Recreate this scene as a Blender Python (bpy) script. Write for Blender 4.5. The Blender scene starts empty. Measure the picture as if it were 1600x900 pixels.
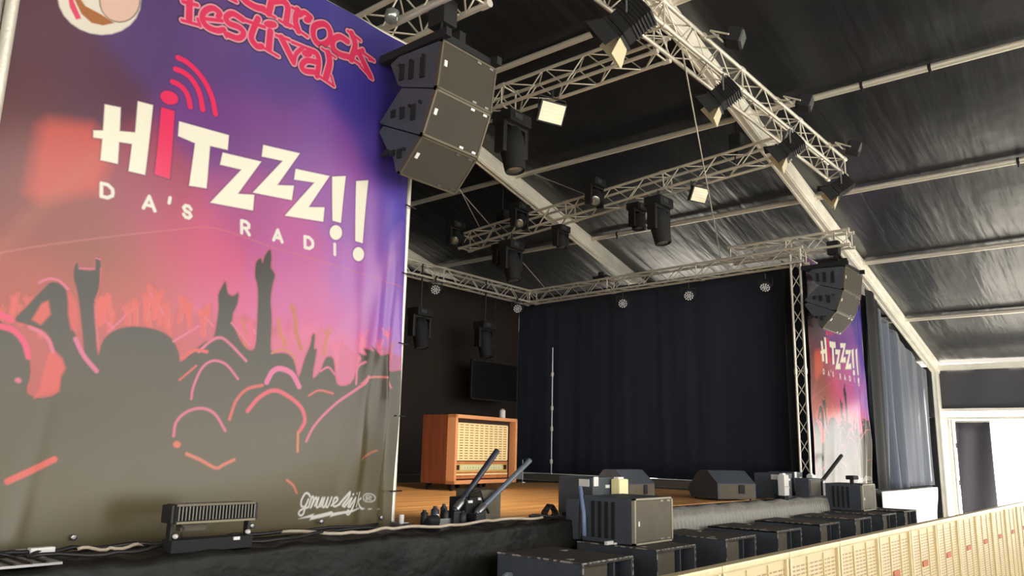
import bpy, bmesh, math, random
import numpy as np
from mathutils import Vector, Matrix
random.seed(7)
C = bpy.context.scene.collection
scn = bpy.context.scene
# ------------------------------------------------------------------ camera, world, exposure
YAW, PITCH, ROLL, FPX = 0.864243, 0.201672, 0.0232341, 1234.86
CAM = Vector((0.0, 0.0, 1.65))
def cam_axes():
    cy, sy, cp, sp = math.cos(YAW), math.sin(YAW), math.cos(PITCH), math.sin(PITCH)
    fwd = Vector((sy*cp, cy*cp, sp)); right = Vector((cy, -sy, 0)); up = right.cross(fwd)
    c, s = math.cos(ROLL), math.sin(ROLL)
    return c*right + s*up, -s*right + c*up, fwd
AX, AY, AF = cam_axes()
cd = bpy.data.cameras.new('camera'); cam = bpy.data.objects.new('camera', cd); C.objects.link(cam)
m = Matrix((AX, AY, -AF)).transposed().to_4x4(); m.translation = CAM
cam.matrix_world = m
cd.sensor_width = 36; cd.lens = FPX*36/1600; cd.clip_start = 0.05; cd.clip_end = 500
scn.camera = cam
W = bpy.data.worlds.new('world'); scn.world = W; W.use_nodes = True
bg = W.node_tree.nodes['Background']; bg.inputs[0].default_value = (1.0, 0.98, 0.95, 1); bg.inputs[1].default_value = 4.6
sl = bpy.data.lights.new('sun', 'SUN'); sl.energy = 22.0; sl.angle = math.radians(2); sl.color = (1.0, 0.96, 0.90)
so = bpy.data.objects.new('sun', sl); C.objects.link(so)
so.rotation_euler = Vector((-0.70, 0.10, -0.70)).to_track_quat('-Z', 'Y').to_euler()
scn.view_settings.view_transform = 'Standard'; scn.view_settings.look = 'None'
scn.view_settings.gamma = 1; scn.view_settings.use_curve_mapping = False
scn.view_settings.exposure = 0.05

def px(x, y, ax, val):
    """the point of the place seen at photograph pixel (x, y) that lies on the plane axis=val"""
    d = AX*((x-800)/FPX) + AY*(-(y-450)/FPX) + AF
    t = (val-CAM[ax])/d[ax]
    return CAM + d*t
# ------------------------------------------------------------------ materials
def lin(c): return tuple(((v/255+0.055)/1.055)**2.4 if v/255 > 0.04045 else v/255/12.92 for v in c)
MATS = {}
def mat(name, col, rough=0.5, metal=0.0, spec=0.5, bump=None, var=None, emit=None, coat=0, sheen=0):
    """col sRGB 0-255; bump=(scale, strength, stretch); var=(scale, amount)"""
    if name in MATS: return MATS[name]
    mt = bpy.data.materials.new(name); mt.use_nodes = True; nt = mt.node_tree; b = nt.nodes['Principled BSDF']
    c = lin(col)
    b.inputs['Base Color'].default_value = (*c, 1); b.inputs['Roughness'].default_value = rough
    b.inputs['Metallic'].default_value = metal; b.inputs['Specular IOR Level'].default_value = spec
    if coat: b.inputs['Coat Weight'].default_value = coat; b.inputs['Coat Roughness'].default_value = 0.2
    if sheen: b.inputs['Sheen Weight'].default_value = sheen; b.inputs['Sheen Roughness'].default_value = 0.5
    tc = nt.nodes.new('ShaderNodeTexCoord')
    if var:
        n = nt.nodes.new('ShaderNodeTexNoise'); n.inputs['Scale'].default_value = var[0]; n.inputs['Detail'].default_value = 5
        if len(var) > 2:
            mp = nt.nodes.new('ShaderNodeMapping'); mp.inputs['Scale'].default_value = var[2]
            nt.links.new(tc.outputs['Object'], mp.inputs[0]); nt.links.new(mp.outputs[0], n.inputs['Vector'])
        else: nt.links.new(tc.outputs['Object'], n.inputs['Vector'])
        r = nt.nodes.new('ShaderNodeMix'); r.data_type = 'RGBA'
        a = var[1]
        r.inputs['A'].default_value = (*[v*(1-a) for v in c], 1); r.inputs['B'].default_value = (*[min(1, v*(1+a)) for v in c], 1)
        mr = nt.nodes.new('ShaderNodeMapRange'); mr.inputs[1].default_value = 0.3; mr.inputs[2].default_value = 0.7
        nt.links.new(n.outputs[0], mr.inputs[0]); nt.links.new(mr.outputs[0], r.inputs['Factor'])
        nt.links.new(r.outputs['Result'], b.inputs['Base Color'])
    if bump:
        n = nt.nodes.new('ShaderNodeTexNoise'); n.inputs['Scale'].default_value = bump[0]; n.inputs['Detail'].default_value = 4
        mp = nt.nodes.new('ShaderNodeMapping'); mp.inputs['Scale'].default_value = bump[2] if len(bump) > 2 else (1, 1, 1)
        nt.links.new(tc.outputs['Object'], mp.inputs[0]); nt.links.new(mp.outputs[0], n.inputs['Vector'])
        bp = nt.nodes.new('ShaderNodeBump'); bp.inputs['Strength'].default_value = bump[1]
        bp.inputs['Distance'].default_value = bump[3] if len(bump) > 3 else 0.05
        nt.links.new(n.outputs[0], bp.inputs['Height']); nt.links.new(bp.outputs[0], b.inputs['Normal'])
    if emit: b.inputs['Emission Color'].default_value = (*lin(emit[0]), 1); b.inputs['Emission Strength'].default_value = emit[1]
    MATS[name] = mt
    return mt
ALU = mat('aluminium', (222, 216, 202), 0.4, 0.45, bump=(40, 0.1))
ALUW = mat('raw_aluminium_profile', (244, 240, 226), 0.5, 0.25, var=(3, 0.08))
STEEL = mat('steel', (160, 160, 160), 0.3, 0.9)
BLK = mat('black_metal', (30, 30, 32), 0.5, 0.2)
BLKM = mat('matt_black', (20, 20, 22), 0.8)
BLKP = mat('black_painted_wood', (66, 72, 80), 0.55, bump=(220, 0.25), var=(9, 0.12))
SUBT = mat('worn_black_wood', (62, 56, 50), 0.6, bump=(160, 0.3), var=(14, 0.35))
GRILLE = mat('grille_mesh', (112, 104, 88), 0.6, 0.3, bump=(300, 0.5), var=(5, 0.1))
PAG = mat('array_grille_cloth', (60, 53, 41), 0.7, bump=(400, 0.3), var=(3, 0.08))
WORN = mat('worn_edge', (150, 145, 132), 0.6, 0.2, var=(40, 0.4))
SCUFF = bpy.data.materials.new('scuffed_edge'); SCUFF.use_nodes = True
_n = SCUFF.node_tree; _b = _n.nodes['Principled BSDF']; _b.inputs['Roughness'].default_value = 0.6
_t = _n.nodes.new('ShaderNodeTexCoord'); _x = _n.nodes.new('ShaderNodeTexNoise'); _x.inputs['Scale'].default_value = 22; _x.inputs['Detail'].default_value = 4
_r = _n.nodes.new('ShaderNodeValToRGB'); _r.color_ramp.elements[0].position = 0.46; _r.color_ramp.elements[1].position = 0.56
_r.color_ramp.elements[0].color = (*lin((60, 60, 60)), 1); _r.color_ramp.elements[1].color = (*lin((170, 165, 150)), 1)
_n.links.new(_t.outputs['Object'], _x.inputs['Vector']); _n.links.new(_x.outputs[0], _r.inputs[0]); _n.links.new(_r.outputs[0], _b.inputs['Base Color'])
LENS = mat('lens_glass', (150, 155, 150), 0.08, 0.6)
FLOODF = mat('flood_light_face', (245, 238, 205), 0.4, var=(6, 0.05))
BARN = mat('barn_door_inside', (232, 220, 184), 0.45, 0.4)
CURT = mat('black_molton', (36, 42, 56), 0.9, sheen=0.03, var=(1.2, 0.2, (3, 3, 0.3)))
CURTB = mat('back_molton', (36, 27, 20), 0.9, sheen=0.02)
WING = mat('wing_cloth', (68, 77, 94), 0.6, sheen=0.3, bump=(3, 0.3, (4, 4, 0.4)))
WALLC = mat('tent_wall_canvas', (70, 70, 76), 0.6, bump=(2, 0.3))
CABLE = mat('black_cable', (26, 26, 26), 0.5)
CABLEG = mat('grey_cable', (190, 175, 155), 0.5)
WHITE = mat('white_label', (225, 222, 215), 0.5)
CREAM = mat('cream_plastic', (240, 226, 170), 0.5)
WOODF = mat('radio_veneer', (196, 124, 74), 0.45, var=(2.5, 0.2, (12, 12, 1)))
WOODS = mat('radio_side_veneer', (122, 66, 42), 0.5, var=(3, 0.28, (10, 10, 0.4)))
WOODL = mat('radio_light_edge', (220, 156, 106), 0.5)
DARKREC = mat('radio_recess', (50, 32, 20), 0.7)
# ------------------------------------------------------------------ mesh helpers
def frame(loc, xdir, up=(0, 0, 1)):
    x = Vector(xdir).normalized(); u = Vector(up); y = u.cross(x)
    if y.length < 1e-4: y = Vector((0, 1, 0))
    y.normalize(); z = x.cross(y)
    m = Matrix((x, y, z)).transposed().to_4x4(); m.translation = Vector(loc)
    return m
I4 = Matrix.Identity(4)
class MB:
    def __init__(self, T=I4): self.bm = bmesh.new(); self.T = T
    def _add(self, vs, fs, smooth=False):
        v = [self.bm.verts.new(self.T @ Vector(p)) for p in vs]
        for f in fs:
            try:
                fc = self.bm.faces.new([v[i] for i in f]); fc.smooth = smooth
            except ValueError: pass
        return self
    def box(self, c, s, bev=0.0, M=None):
        cx, cy, cz = c; a, b, d = s[0]/2, s[1]/2, s[2]/2
        if bev <= 0:
            P = [Vector((cx+i*a, cy+j*b, cz+k*d)) for i in (-1, 1) for j in (-1, 1) for k in (-1, 1)]
            if M: P = [M @ p for p in P]
            return self._add(P, [(0, 1, 3, 2), (4, 6, 7, 5), (0, 4, 5, 1), (2, 3, 7, 6), (0, 2, 6, 4), (1, 5, 7, 3)])
        t = bmesh.new(); bmesh.ops.create_cube(t, size=1)
        for v in t.verts: v.co = Vector((v.co.x*s[0], v.co.y*s[1], v.co.z*s[2]))
        bmesh.ops.bevel(t, geom=list(t.edges), offset=bev, segments=2, affect='EDGES', profile=0.7)
        t.verts.index_update()
        P = [v.co + Vector(c) for v in t.verts]
        if M: P = [M @ p for p in P]
        self._add(P, [[v.index for v in f.verts] for f in t.faces]); t.free()
        return self
    def tube(self, p0, p1, r, n=10, r1=None, cap=True):
        p0, p1 = Vector(p0), Vector(p1); d = (p1-p0)
        if d.length < 1e-6: return self
        F = frame((0, 0, 0), d).to_3x3(); r1 = r if r1 is None else r1
        P = []
        for p, rr in ((p0, r), (p1, r1)):
            for i in range(n):
                a = 2*math.pi*i/n; P.append(p + F @ Vector((0, rr*math.cos(a), rr*math.sin(a))))
        fs = [(i, (i+1) % n, n+(i+1) % n, n+i) for i in range(n)]
        self._add(P, fs, True)
        if cap: self._add(P, [tuple(range(n))[::-1], tuple(range(n, 2*n))])
        return self
    def path(self, pts, r, n=6):
        pts = [Vector(p) for p in pts]; P = []; k = len(pts)
        for i, p in enumerate(pts):
            d = (pts[min(i+1, k-1)] - pts[max(i-1, 0)]); F = frame((0, 0, 0), d if d.length > 1e-6 else (1, 0, 0)).to_3x3()
            for j in range(n):
                a = 2*math.pi*j/n; P.append(p + F @ Vector((0, r*math.cos(a), r*math.sin(a))))
        fs = [(i*n+j, i*n+(j+1) % n, (i+1)*n+(j+1) % n, (i+1)*n+j) for i in range(k-1) for j in range(n)]
        fs += [tuple(range(n))[::-1], tuple(range((k-1)*n, k*n))]
        return self._add(P, fs, True)
    def lathe(self, prof, n=20, M=None):
        """prof (axial x, radius) revolved about local x"""
        P = []
        for x, r in prof:
            for i in range(n):
                a = 2*math.pi*i/n; P.append(Vector((x, r*math.cos(a), r*math.sin(a))))
        if M: P = [M @ p for p in P]
        k = len(prof)
        fs = [(i*n+j, i*n+(j+1) % n, (i+1)*n+(j+1) % n, (i+1)*n+j) for i in range(k-1) for j in range(n)]
        self._add(P, fs, True)
        self._add(P, [tuple(range(n))[::-1], tuple(range((k-1)*n, k*n))])
        return self
    def prism(self, poly, axis, a, b):
        """poly in the two other axes, extruded along axis from a to b"""
        def pt(u, v, w):
            return {0: (w, u, v), 1: (u, w, v), 2: (u, v, w)}[axis]
        n = len(poly)
        P = [pt(u, v, a) for u, v in poly] + [pt(u, v, b) for u, v in poly]
        return self._add(P, [tuple(range(n)), tuple(range(n, 2*n))[::-1]] + [(i, n+i, n+(i+1) % n, (i+1) % n) for i in range(n)])
    def grid(self, f, nu, nv, smooth=True):
        P = [f(i/nu, j/nv) for i in range(nu+1) for j in range(nv+1)]
        return self._add(P, [(i*(nv+1)+j, (i+1)*(nv+1)+j, (i+1)*(nv+1)+j+1, i*(nv+1)+j+1) for i in range(nu) for j in range(nv)], smooth)
    def build(self, name, material, parent=None):
        bmesh.ops.recalc_face_normals(self.bm, faces=self.bm.faces)
        me = bpy.data.meshes.new(name)
        if parent is not None:
            q = parent; off = Vector((0, 0, 0))
            while q is not None: off += q.location; q = q.parent
            for v in self.bm.verts: v.co -= off
        self.bm.to_mesh(me); self.bm.free(); me.materials.append(material)
        o = bpy.data.objects.new(name, me); C.objects.link(o)
        if parent is not None: o.parent = parent
        return o
def clusters(mb, eps=0.004):
    bm = mb.bm; bm.verts.index_update(); seen = {}; isl = []
    for v in bm.verts:
        if v.index in seen: continue
        st = [v]; seen[v.index] = len(isl); vs = []
        while st:
            w = st.pop(); vs.append(w)
            for e in w.link_edges:
                q = e.other_vert(w)
                if q.index not in seen: seen[q.index] = len(isl); st.append(q)
        lo = [min(x.co[i] for x in vs)-eps for i in range(3)]; hi = [max(x.co[i] for x in vs)+eps for i in range(3)]
        isl.append([vs, lo, hi])
    par_ = list(range(len(isl)))
    def fd(i):
        while par_[i] != i: i = par_[i]
        return i
    for i in range(len(isl)):
        for j in range(i):
            if all(isl[i][1][k] <= isl[j][2][k] and isl[j][1][k] <= isl[i][2][k] for k in range(3)): par_[fd(i)] = fd(j)
    out = {}
    for i in range(len(isl)): out.setdefault(fd(i), []).extend(isl[i][0])
    return list(out.values())
def build_split(mb, name, material, parent):
    """one part object per separate piece"""
    objs = []
    for vs in clusters(mb):
        n = MB(); idx = {}
        for v in vs: idx[v] = n.bm.verts.new(v.co)
        fs = set(f for v in vs for f in v.link_faces)
        for f in sorted(fs, key=lambda f: f.index):
            q = n.bm.faces.new([idx[v] for v in f.verts]); q.smooth = f.smooth
        objs.append(n.build(name, material, parent))
    mb.bm.free()
    return objs
def tag(o, label, cat, group=None, kind=None):
    o['label'] = label; o['category'] = cat
    if group: o['group'] = group
    if kind: o['kind'] = kind
    return o
def thing(name, label, cat, loc, group=None):
    o = bpy.data.objects.new(name, None); C.objects.link(o); o.location = loc; o.empty_display_size = 0.1
    return tag(o, label, cat, group)
def struct(o): o['kind'] = 'structure'; return o
def solid(mb_obj, t):
    md = mb_obj.modifiers.new('thick', 'SOLIDIFY'); md.thickness = t; md.offset = 0
    return mb_obj
# ------------------------------------------------------------------ the tent
RK, RZ = -0.2628, 9.949           # roof line z = RK*x + RZ on the purlin axis
RIDGE, EAVE, LEFT = 6.1, 22.6, -10.4
YB, YF = 14.95, -8.0
def rz(x): return RK*x+RZ if x >= RIDGE else RK*(2*RIDGE-x)+RZ
GROUND = mat('ground_gravel', (192, 188, 178), 0.9, var=(2, 0.2), bump=(40, 0.3))
struct(MB().box((6, -10, -0.05), (90, 90, 0.1)).build('floor', GROUND))
# roof membrane: glossy black PVC with wrinkles running down the slope
ROOF = bpy.data.materials.new('roof_pvc'); ROOF.use_nodes = True
nt = ROOF.node_tree; b = nt.nodes['Principled BSDF']
b.inputs['Base Color'].default_value = (*lin((32, 35, 39)), 1); b.inputs['Roughness'].default_value = 0.3
b.inputs['Specular IOR Level'].default_value = 0.65
tc = nt.nodes.new('ShaderNodeTexCoord'); bpn = None
for sc, st, dist, det in (((0.35, 2.2, 1), 0.5, 0.10, 3), ((1.6, 1.3, 1), 0.4, 0.03, 2), ((0.5, 6, 1), 0.55, 0.025, 3), ((0.9, 15, 1), 0.25, 0.006, 2)):
    mp = nt.nodes.new('ShaderNodeMapping'); mp.inputs['Scale'].default_value = sc
    n = nt.nodes.new('ShaderNodeTexNoise'); n.inputs['Scale'].default_value = 1; n.inputs['Detail'].default_value = det
    nt.links.new(tc.outputs['Object'], mp.inputs[0]); nt.links.new(mp.outputs[0], n.inputs['Vector'])
    bp = nt.nodes.new('ShaderNodeBump'); bp.inputs['Strength'].default_value = st; bp.inputs['Distance'].default_value = dist
    nt.links.new(n.outputs[0], bp.inputs['Height'])
    if bpn: nt.links.new(bpn.outputs[0], bp.inputs['Normal'])
    bpn = bp
nt.links.new(bpn.outputs[0], b.inputs['Normal'])
PURX = [6.1, 8.77, 11.37, 14.02, 16.68, 19.61]
def sag(x, y):
    # cloth hangs very slightly between the purlins and the rafters
    fx = math.sin(math.pi*((x-0.8) % 2.66)/2.66); fy = abs(math.sin(math.pi*(y-4.85)/5.0))
    return -0.05*fx*fy
def roof_fn(x0, x1):
    def f(u, v):
        x = x0+(x1-x0)*u; y = YF+(YB-YF)*v
        return (x, y, rz(x)+0.1+sag(x, y))
    return f
o = MB().grid(roof_fn(RIDGE, EAVE+0.1), 60, 100)
o.grid(roof_fn(LEFT-0.1, RIDGE), 40, 60)
struct(solid(o.build('ceiling', ROOF), 0.02))
# rafters: aluminium box profiles
def rafter(y, label, halves=((1, EAVE),), cols=True):
    t = thing('roof_rafter', label, 'tent frame', (EAVE, y, 0), 'roof rafters of the tent')
    def prof(xa, xb, name):
        a = Vector((xa, y, rz(xa)-0.06)); bb = Vector((xb, y, rz(xb)-0.06)); F = frame((a+bb)/2, bb-a); L = (bb-a).length
        p = MB(F).box((0, 0, 0), (L, 0.17, 0.30))
        for s in (-1, 1):
            for k in (-0.085, 0.085): p.box((0, s*0.088, k), (L, 0.012, 0.03))
            p.box((0, s*0.05, -0.154), (L, 0.03, 0.012))
        p.build(name, ALUW, t)
    prof(RIDGE, EAVE, 'beam'); prof(LEFT, RIDGE, 'beam')
    if cols:
        for x in (EAVE-0.12, LEFT+0.12):
            MB().box((x, y, 1.97), (0.26, 0.13, 3.94)).box((x-0.135, y-.04, 1.97), (0.012, 0.03, 3.94)).box((x-0.135, y+.04, 1.97), (0.012, 0.03, 3.94)).build('column', ALUW, t)
    # bolted joint plates
    j = MB()
    for x in (8.0, 16.0):
        F = frame((x, y, rz(x)-0.06), (1, 0, RK))
        j.T = F; j.box((0, 0.074, 0), (0.5, 0.012, 0.16)); j.box((0, -0.074, 0), (0.5, 0.012, 0.16))
        for q in (-0.2, -0.1, 0.1, 0.2): j.tube((q, -0.09, 0), (q, 0.09, 0), 0.014, 6)
    j.T = I4; build_split(j, 'joint_plate', STEEL, t)
rafter(4.85, 'pale aluminium roof beam nearest the camera, running down above the right banner')
rafter(9.8, 'pale roof beam crossing behind the middle lighting truss')
rafter(14.75, 'farthest tent roof beam, above the back truss beside the left banner')
rafter(-0.15, 'roof beam above the camera in front of the stage')
for i, x in enumerate(PURX):
    lab = ['ridge tube of the tent, above the left banner', 'uppermost long silver roof tube behind the left hanging loudspeakers', 'second silver roof tube from the top, reaching the upper right corner',
           'third silver roof tube from the top, passing behind the lighting trusses', 'fourth silver roof tube, right of the near roof beam above the right hanging loudspeakers',
           'lowest round silver roof tube, just above the eave'][i]
    p = thing('roof_purlin', lab, 'tent frame', (x, 0, rz(x)), 'silver tubes under the roof')
    MB().tube((x, YF, rz(x)), (x, YB, rz(x)), 0.05, 12).build('tube', ALU, p)
    s = MB()
    for y in ([0.9, 2.2, 3.1] if i == 2 else [9.0, 12.2, 1.6]):
        s.tube((x-0.0, y-0.02, rz(x)), (x, y+0.02, rz(x)), 0.057, 10).box((x-0.03, y, rz(x)-0.07), (0.012, 0.02, 0.09))
    build_split(s, 'cable_strap', BLKM, p)
    e = MB()
    for y in (4.85, 9.8, 14.75):
        for s_ in (-0.1, 0.1): e.tube((x, y+s_-0.03, rz(x)), (x, y+s_+0.03, rz(x)), 0.062, 10)
    build_split(e, 'end_fitting', ALUW, p)
for x in (3.4, 0.8, -1.9, -4.6, -7.5):
    tag(MB().tube((x, YF, rz(x)), (x, YB, rz(x)), 0.038, 10).build('roof_purlin', ALU), 'silver roof tube beyond the ridge, hidden above the left banner', 'tent frame', 'silver tubes under the far roof')
p = thing('eave_beam', 'square pale beam along the top of the right tent wall', 'tent frame', (EAVE, 2, 3.95))
MB().box((EAVE-0.1, -3, 3.95), (0.14, 15.6, 0.14)).build('beam', ALUW, p)
MB().box((EAVE-0.1, 2.62, 3.95), (0.16, 0.03, 0.16)).build('joint', STEEL, p)
# right wall: cloth valance over a wide open side, door leaf, posts
def wallgrid(y0, y1, z0, z1, x, amp=0.02):
    def f(u, v):
        y = y0+(y1-y0)*u; z = z0+(z1-z0)*v
        return (x+amp*math.sin(y*5+z*1.3)+amp*0.5*math.sin(y*13), y, z)
    return MB().grid(f, 60, 8)
wr = wallgrid(4.95, YB, 2.7, 4.0, EAVE+0.02)
wr.grid(lambda u, v: (EAVE+0.02+0.02*math.sin(u*9), 4.95+1.6*u, 2.7*v), 20, 6)
struct(solid(wr.build('wall_right', WALLC), 0.02))
tag(solid(wallgrid(-10, 4.8, 2.92, 3.9, EAVE-0.02, 0.012).build('wall_valance', WALLC), 0.01), 'dark grey canvas band above the bright opening in the right tent wall', 'tent wall')
p = thing('door_header', 'double silver rail over the bright side opening of the tent', 'tent frame', (EAVE, 2, 2.8))
MB().box((EAVE-0.05, -2.6, 2.88), (0.1, 14.8, 0.07)).build('rail', ALUW, p)
MB().box((EAVE-0.05, -2.6, 2.68), (0.08, 14.8, 0.06)).build('rail', ALUW, p)
p = thing('door_post', 'cluster of silver posts left of the bright side opening', 'tent frame', (EAVE, 4.7, 0))
MB().box((EAVE-0.05, 4.66, 1.33), (0.1, 0.07, 2.66), 0.01).build('post', ALUW, p)
MB().tube((EAVE-0.2, 4.56, 0), (EAVE-0.2, 4.56, 2.64), 0.028, 12).build('tube', ALU, p)
MB().box((EAVE-0.16, 4.50, 1.1), (0.05, 0.04, 0.12)).box((EAVE-0.16, 4.50, 2.0), (0.05, 0.04, 0.12)).build('hinge', STEEL, p)
p = thing('tent_door', 'dark canvas door leaf folded beside the bright opening', 'door', (EAVE-0.1, 4.1, 0.05))
def dl(u, v):
    y = 3.74+0.76*u; z = 0.05+2.52*v
    return (EAVE-0.10-0.05*math.sin(u*7+v*2), y, z)
solid(MB().grid(dl, 24, 10).build('leaf', mat('door_canvas', (78, 76, 84), 0.6, bump=(3, 0.3)), p), 0.02)
MB().tube((EAVE-0.1, 3.74, 2.59), (EAVE-0.1, 4.5, 2.59), 0.022, 8).tube((EAVE-0.1, 4.49, 0.05), (EAVE-0.1, 4.49, 2.59), 0.018, 8).build('rod', ALU, p)
struct(MB().box(((LEFT+EAVE)/2, YB+0.05, 2.0), (EAVE-LEFT, 0.04, 4.0)).prism([(LEFT, 4.0), (EAVE, 4.0), (RIDGE, rz(RIDGE)+0.1)], 1, YB+0.03, YB+0.07).build('wall_back', mat('gable_canvas', (34, 34, 36), 0.6)))
struct(MB().box((LEFT, 9.9, 2.0), (0.04, 10, 4.0)).build('wall_left', WALLC))
# ------------------------------------------------------------------ stage
ZS = 1.015
STD = mat('stage_black_deck', (66, 62, 56), 0.6, var=(5, 0.25), bump=(60, 0.3))
FLR = bpy.data.materials.new('stage_floor_boards'); FLR.use_nodes = True
nt = FLR.node_tree; b = nt.nodes['Principled BSDF']; b.inputs['Roughness'].default_value = 0.42
tc = nt.nodes.new('ShaderNodeTexCoord'); mp = nt.nodes.new('ShaderNodeMapping'); mp.inputs['Scale'].default_value = (0.7, 9, 1)
mp.inputs['Rotation'].default_value = (0, 0, math.radians(-48))
n = nt.nodes.new('ShaderNodeTexNoise'); n.inputs['Scale'].default_value = 1.0; n.inputs['Detail'].default_value = 6
nt.links.new(tc.outputs['Object'], mp.inputs[0]); nt.links.new(mp.outputs[0], n.inputs['Vector'])
cr = nt.nodes.new('ShaderNodeValToRGB'); cr.color_ramp.elements[0].position = 0.32; cr.color_ramp.elements[1].position = 0.68
cr.color_ramp.elements[0].color = (*lin((206, 134, 74)), 1); cr.color_ramp.elements[1].color = (*lin((252, 198, 128)), 1)
nt.links.new(n.outputs[0], cr.inputs[0]); nt.links.new(cr.outputs[0], b.inputs['Base Color'])
p = thing('stage', 'raised stage platform with a brown wooden dance floor', 'stage', (8, 9, 0))
MB().box((3.0, 9.6, ZS-0.06), (21.8, 9.4, 0.11)).box((9.0, 4.76, ZS-0.07), (9.4, 0.64, 0.09)).box((3.0, 9.6, 0.47), (21.5, 9.0, 0.92)).build('platform', STD, p)
MB().prism([(-2, 5.2), (4.5, 5.05), (13.0, 4.95), (13.0, 10.0), (10.5, 10.9), (-2, 11.0)], 2, ZS-0.004, ZS+0.004).build('wooden_floor', FLR, p)
MB().box((18.0, 7.9, 0.5), (7.9, 5.8, 1.0)).build('wing_platform', STD, p)
tag(MB().box((5.8, 11.45, ZS+0.12), (8.0, 0.5, 0.2), 0.01).build('back_riser', mat('pale_riser', (245, 242, 235), 0.6)), 'low pale riser at the back of the stage behind the radio', 'riser')
tag(MB().box((13.9, 8.2, ZS+0.07), (0.5, 6.0, 0.12), 0.01).build('side_riser', mat('grey_edge', (104, 96, 84), 0.7)), 'low grey ledge under the side curtain', 'riser')
# front cloth of the stage: loose black cloth on the left, pleated on the right
def cloth(u, v, x0, x1, amp, freq, ytop=4.62, yedge=4.36):
    x = x0+(x1-x0)*u
    s = v*1.6
    n1 = math.sin(x*2.3)+0.6*math.sin(x*5.1+1)
    if s < 0.35: y = ytop-(ytop-yedge)*(s/0.35); z = ZS+0.022+0.010*math.sin(x*9+s*14)+0.006*math.sin(x*23)
    else:
        t = (s-0.35)/1.25; y = yedge-0.05*t-amp*t**0.5*(0.5+0.5*math.sin(x*freq+math.sin(x*1.7)*2))-0.02*n1*t; z = ZS+0.02-1.0*t+0.01*n1*(1-t)
    return (x, y+0.02*math.sin(x*0.9), z)
BC = mat('black_stage_cloth', (24, 23, 20), 0.5, 0, 0.25, bump=(2.2, 0.6, (1, 1, 1.3), 0.09), var=(5, 0.35))
tag(solid(MB().grid(lambda u, v: cloth(u, v, -2, 6.55, 0.08, 4.3), 260, 40).build('stage_cloth', BC), 0.006), 'crumpled black cloth draped over the stage lip below the left banner', 'cloth')
PC = mat('pleated_grey_cloth', (132, 128, 116), 0.35, sheen=0.2)
tag(solid(MB().grid(lambda u, v: cloth(u, v, 6.6, 13.75, 0.06, 70), 1300, 14).build('stage_skirt', PC), 0.006), 'pleated shiny grey skirt along the stage edge behind the subwoofers', 'skirt')
def wsk(u, v):
    x = 17.2+4.45*u; z = 0.03+(ZS-0.05)*v
    return (x, 4.86-0.03*math.sin(x*2.2+z*4)*(1-v*0.6)-0.012*math.sin(x*7-z*6), z)
tag(solid(MB().grid(wsk, 90, 16).build('white_skirt', mat('white_cloth', (240, 240, 240), 0.6)), 0.01), 'white cloth skirt hanging below the black wing curtain', 'skirt')
# curtains
def curtain(fn, name, m_, label, th=0.01, nu=240, nv=10):
    return tag(solid(MB().grid(fn, nu, nv).build(name, m_), th), label, 'curtain')
def fold(s): return 0.016*math.sin(s*4.1+math.sin(s*1.3)*2.6)+0.007*math.sin(s*9.7+2*math.sin(s*2.3))+0.004*math.sin(s*21+1)
curtain(lambda u, v: (14.55+fold(5.15+7*u)*(1.1-0.5*v), 5.15+7*u, ZS+0.13+(4.1)*v), 'side_curtain', CURT, 'wide black cloth wall closing the right side of the stage')
curtain(lambda u, v: (3.0+11.5*u, 12.15+fold(11.5*u)*(1.1-0.5*v), ZS+0.1+4.2*v), 'back_curtain', CURTB, 'dark brown-black curtain behind the radio at the stage back')
curtain(lambda u, v: (1.6+fold(7*u), 5.6+6.6*u, ZS+0.02+4.1*v), 'side_curtain', CURTB, 'unseen black curtain added behind the big banner to block light from the left')  # added out of sight, keeps stray light off the stage
def wingc(u, v):
    x = 17.35+4.95*u; top = rz(x)-0.22; z = ZS+0.01+(top-ZS)*v
    k = max(0, 0.25-u)*2.2
    swoop = 0.2*math.sin((x*8-1.2*z*(1-u)))*(1-0.6*v)*math.exp(-((u-0.2)/0.3)**2)
    return (x, 5.06+swoop+0.012*math.sin(x*14)*(1-0.4*v)+0.03*math.sin(x*5+1.5*math.sin(z*0.8))+k*0.2, z)
curtain(wingc, 'wing_curtain', WING, 'dark wing curtain under the near roof beam right of the small banner', nu=260, nv=24)
curtain(lambda u, v: (14.0+3.6*u, 5.42+0.02*math.sin(u*40), ZS+0.02+4.15*v), 'added_backing_curtain', BLKM, 'black cloth added directly behind the far banner to block the daylight', nu=80, nv=4)  # added to cover the bright gap beside the tower
tag(solid(MB().grid(lambda u, v: (17.15+0.85*u, 4.90+0.03*math.sin(u*9), ZS+0.02+4.1*v), 20, 6).build('curtain_strip', BLKM), 0.01), 'narrow black cloth strip beside the right banner edge', 'curtain')
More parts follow.
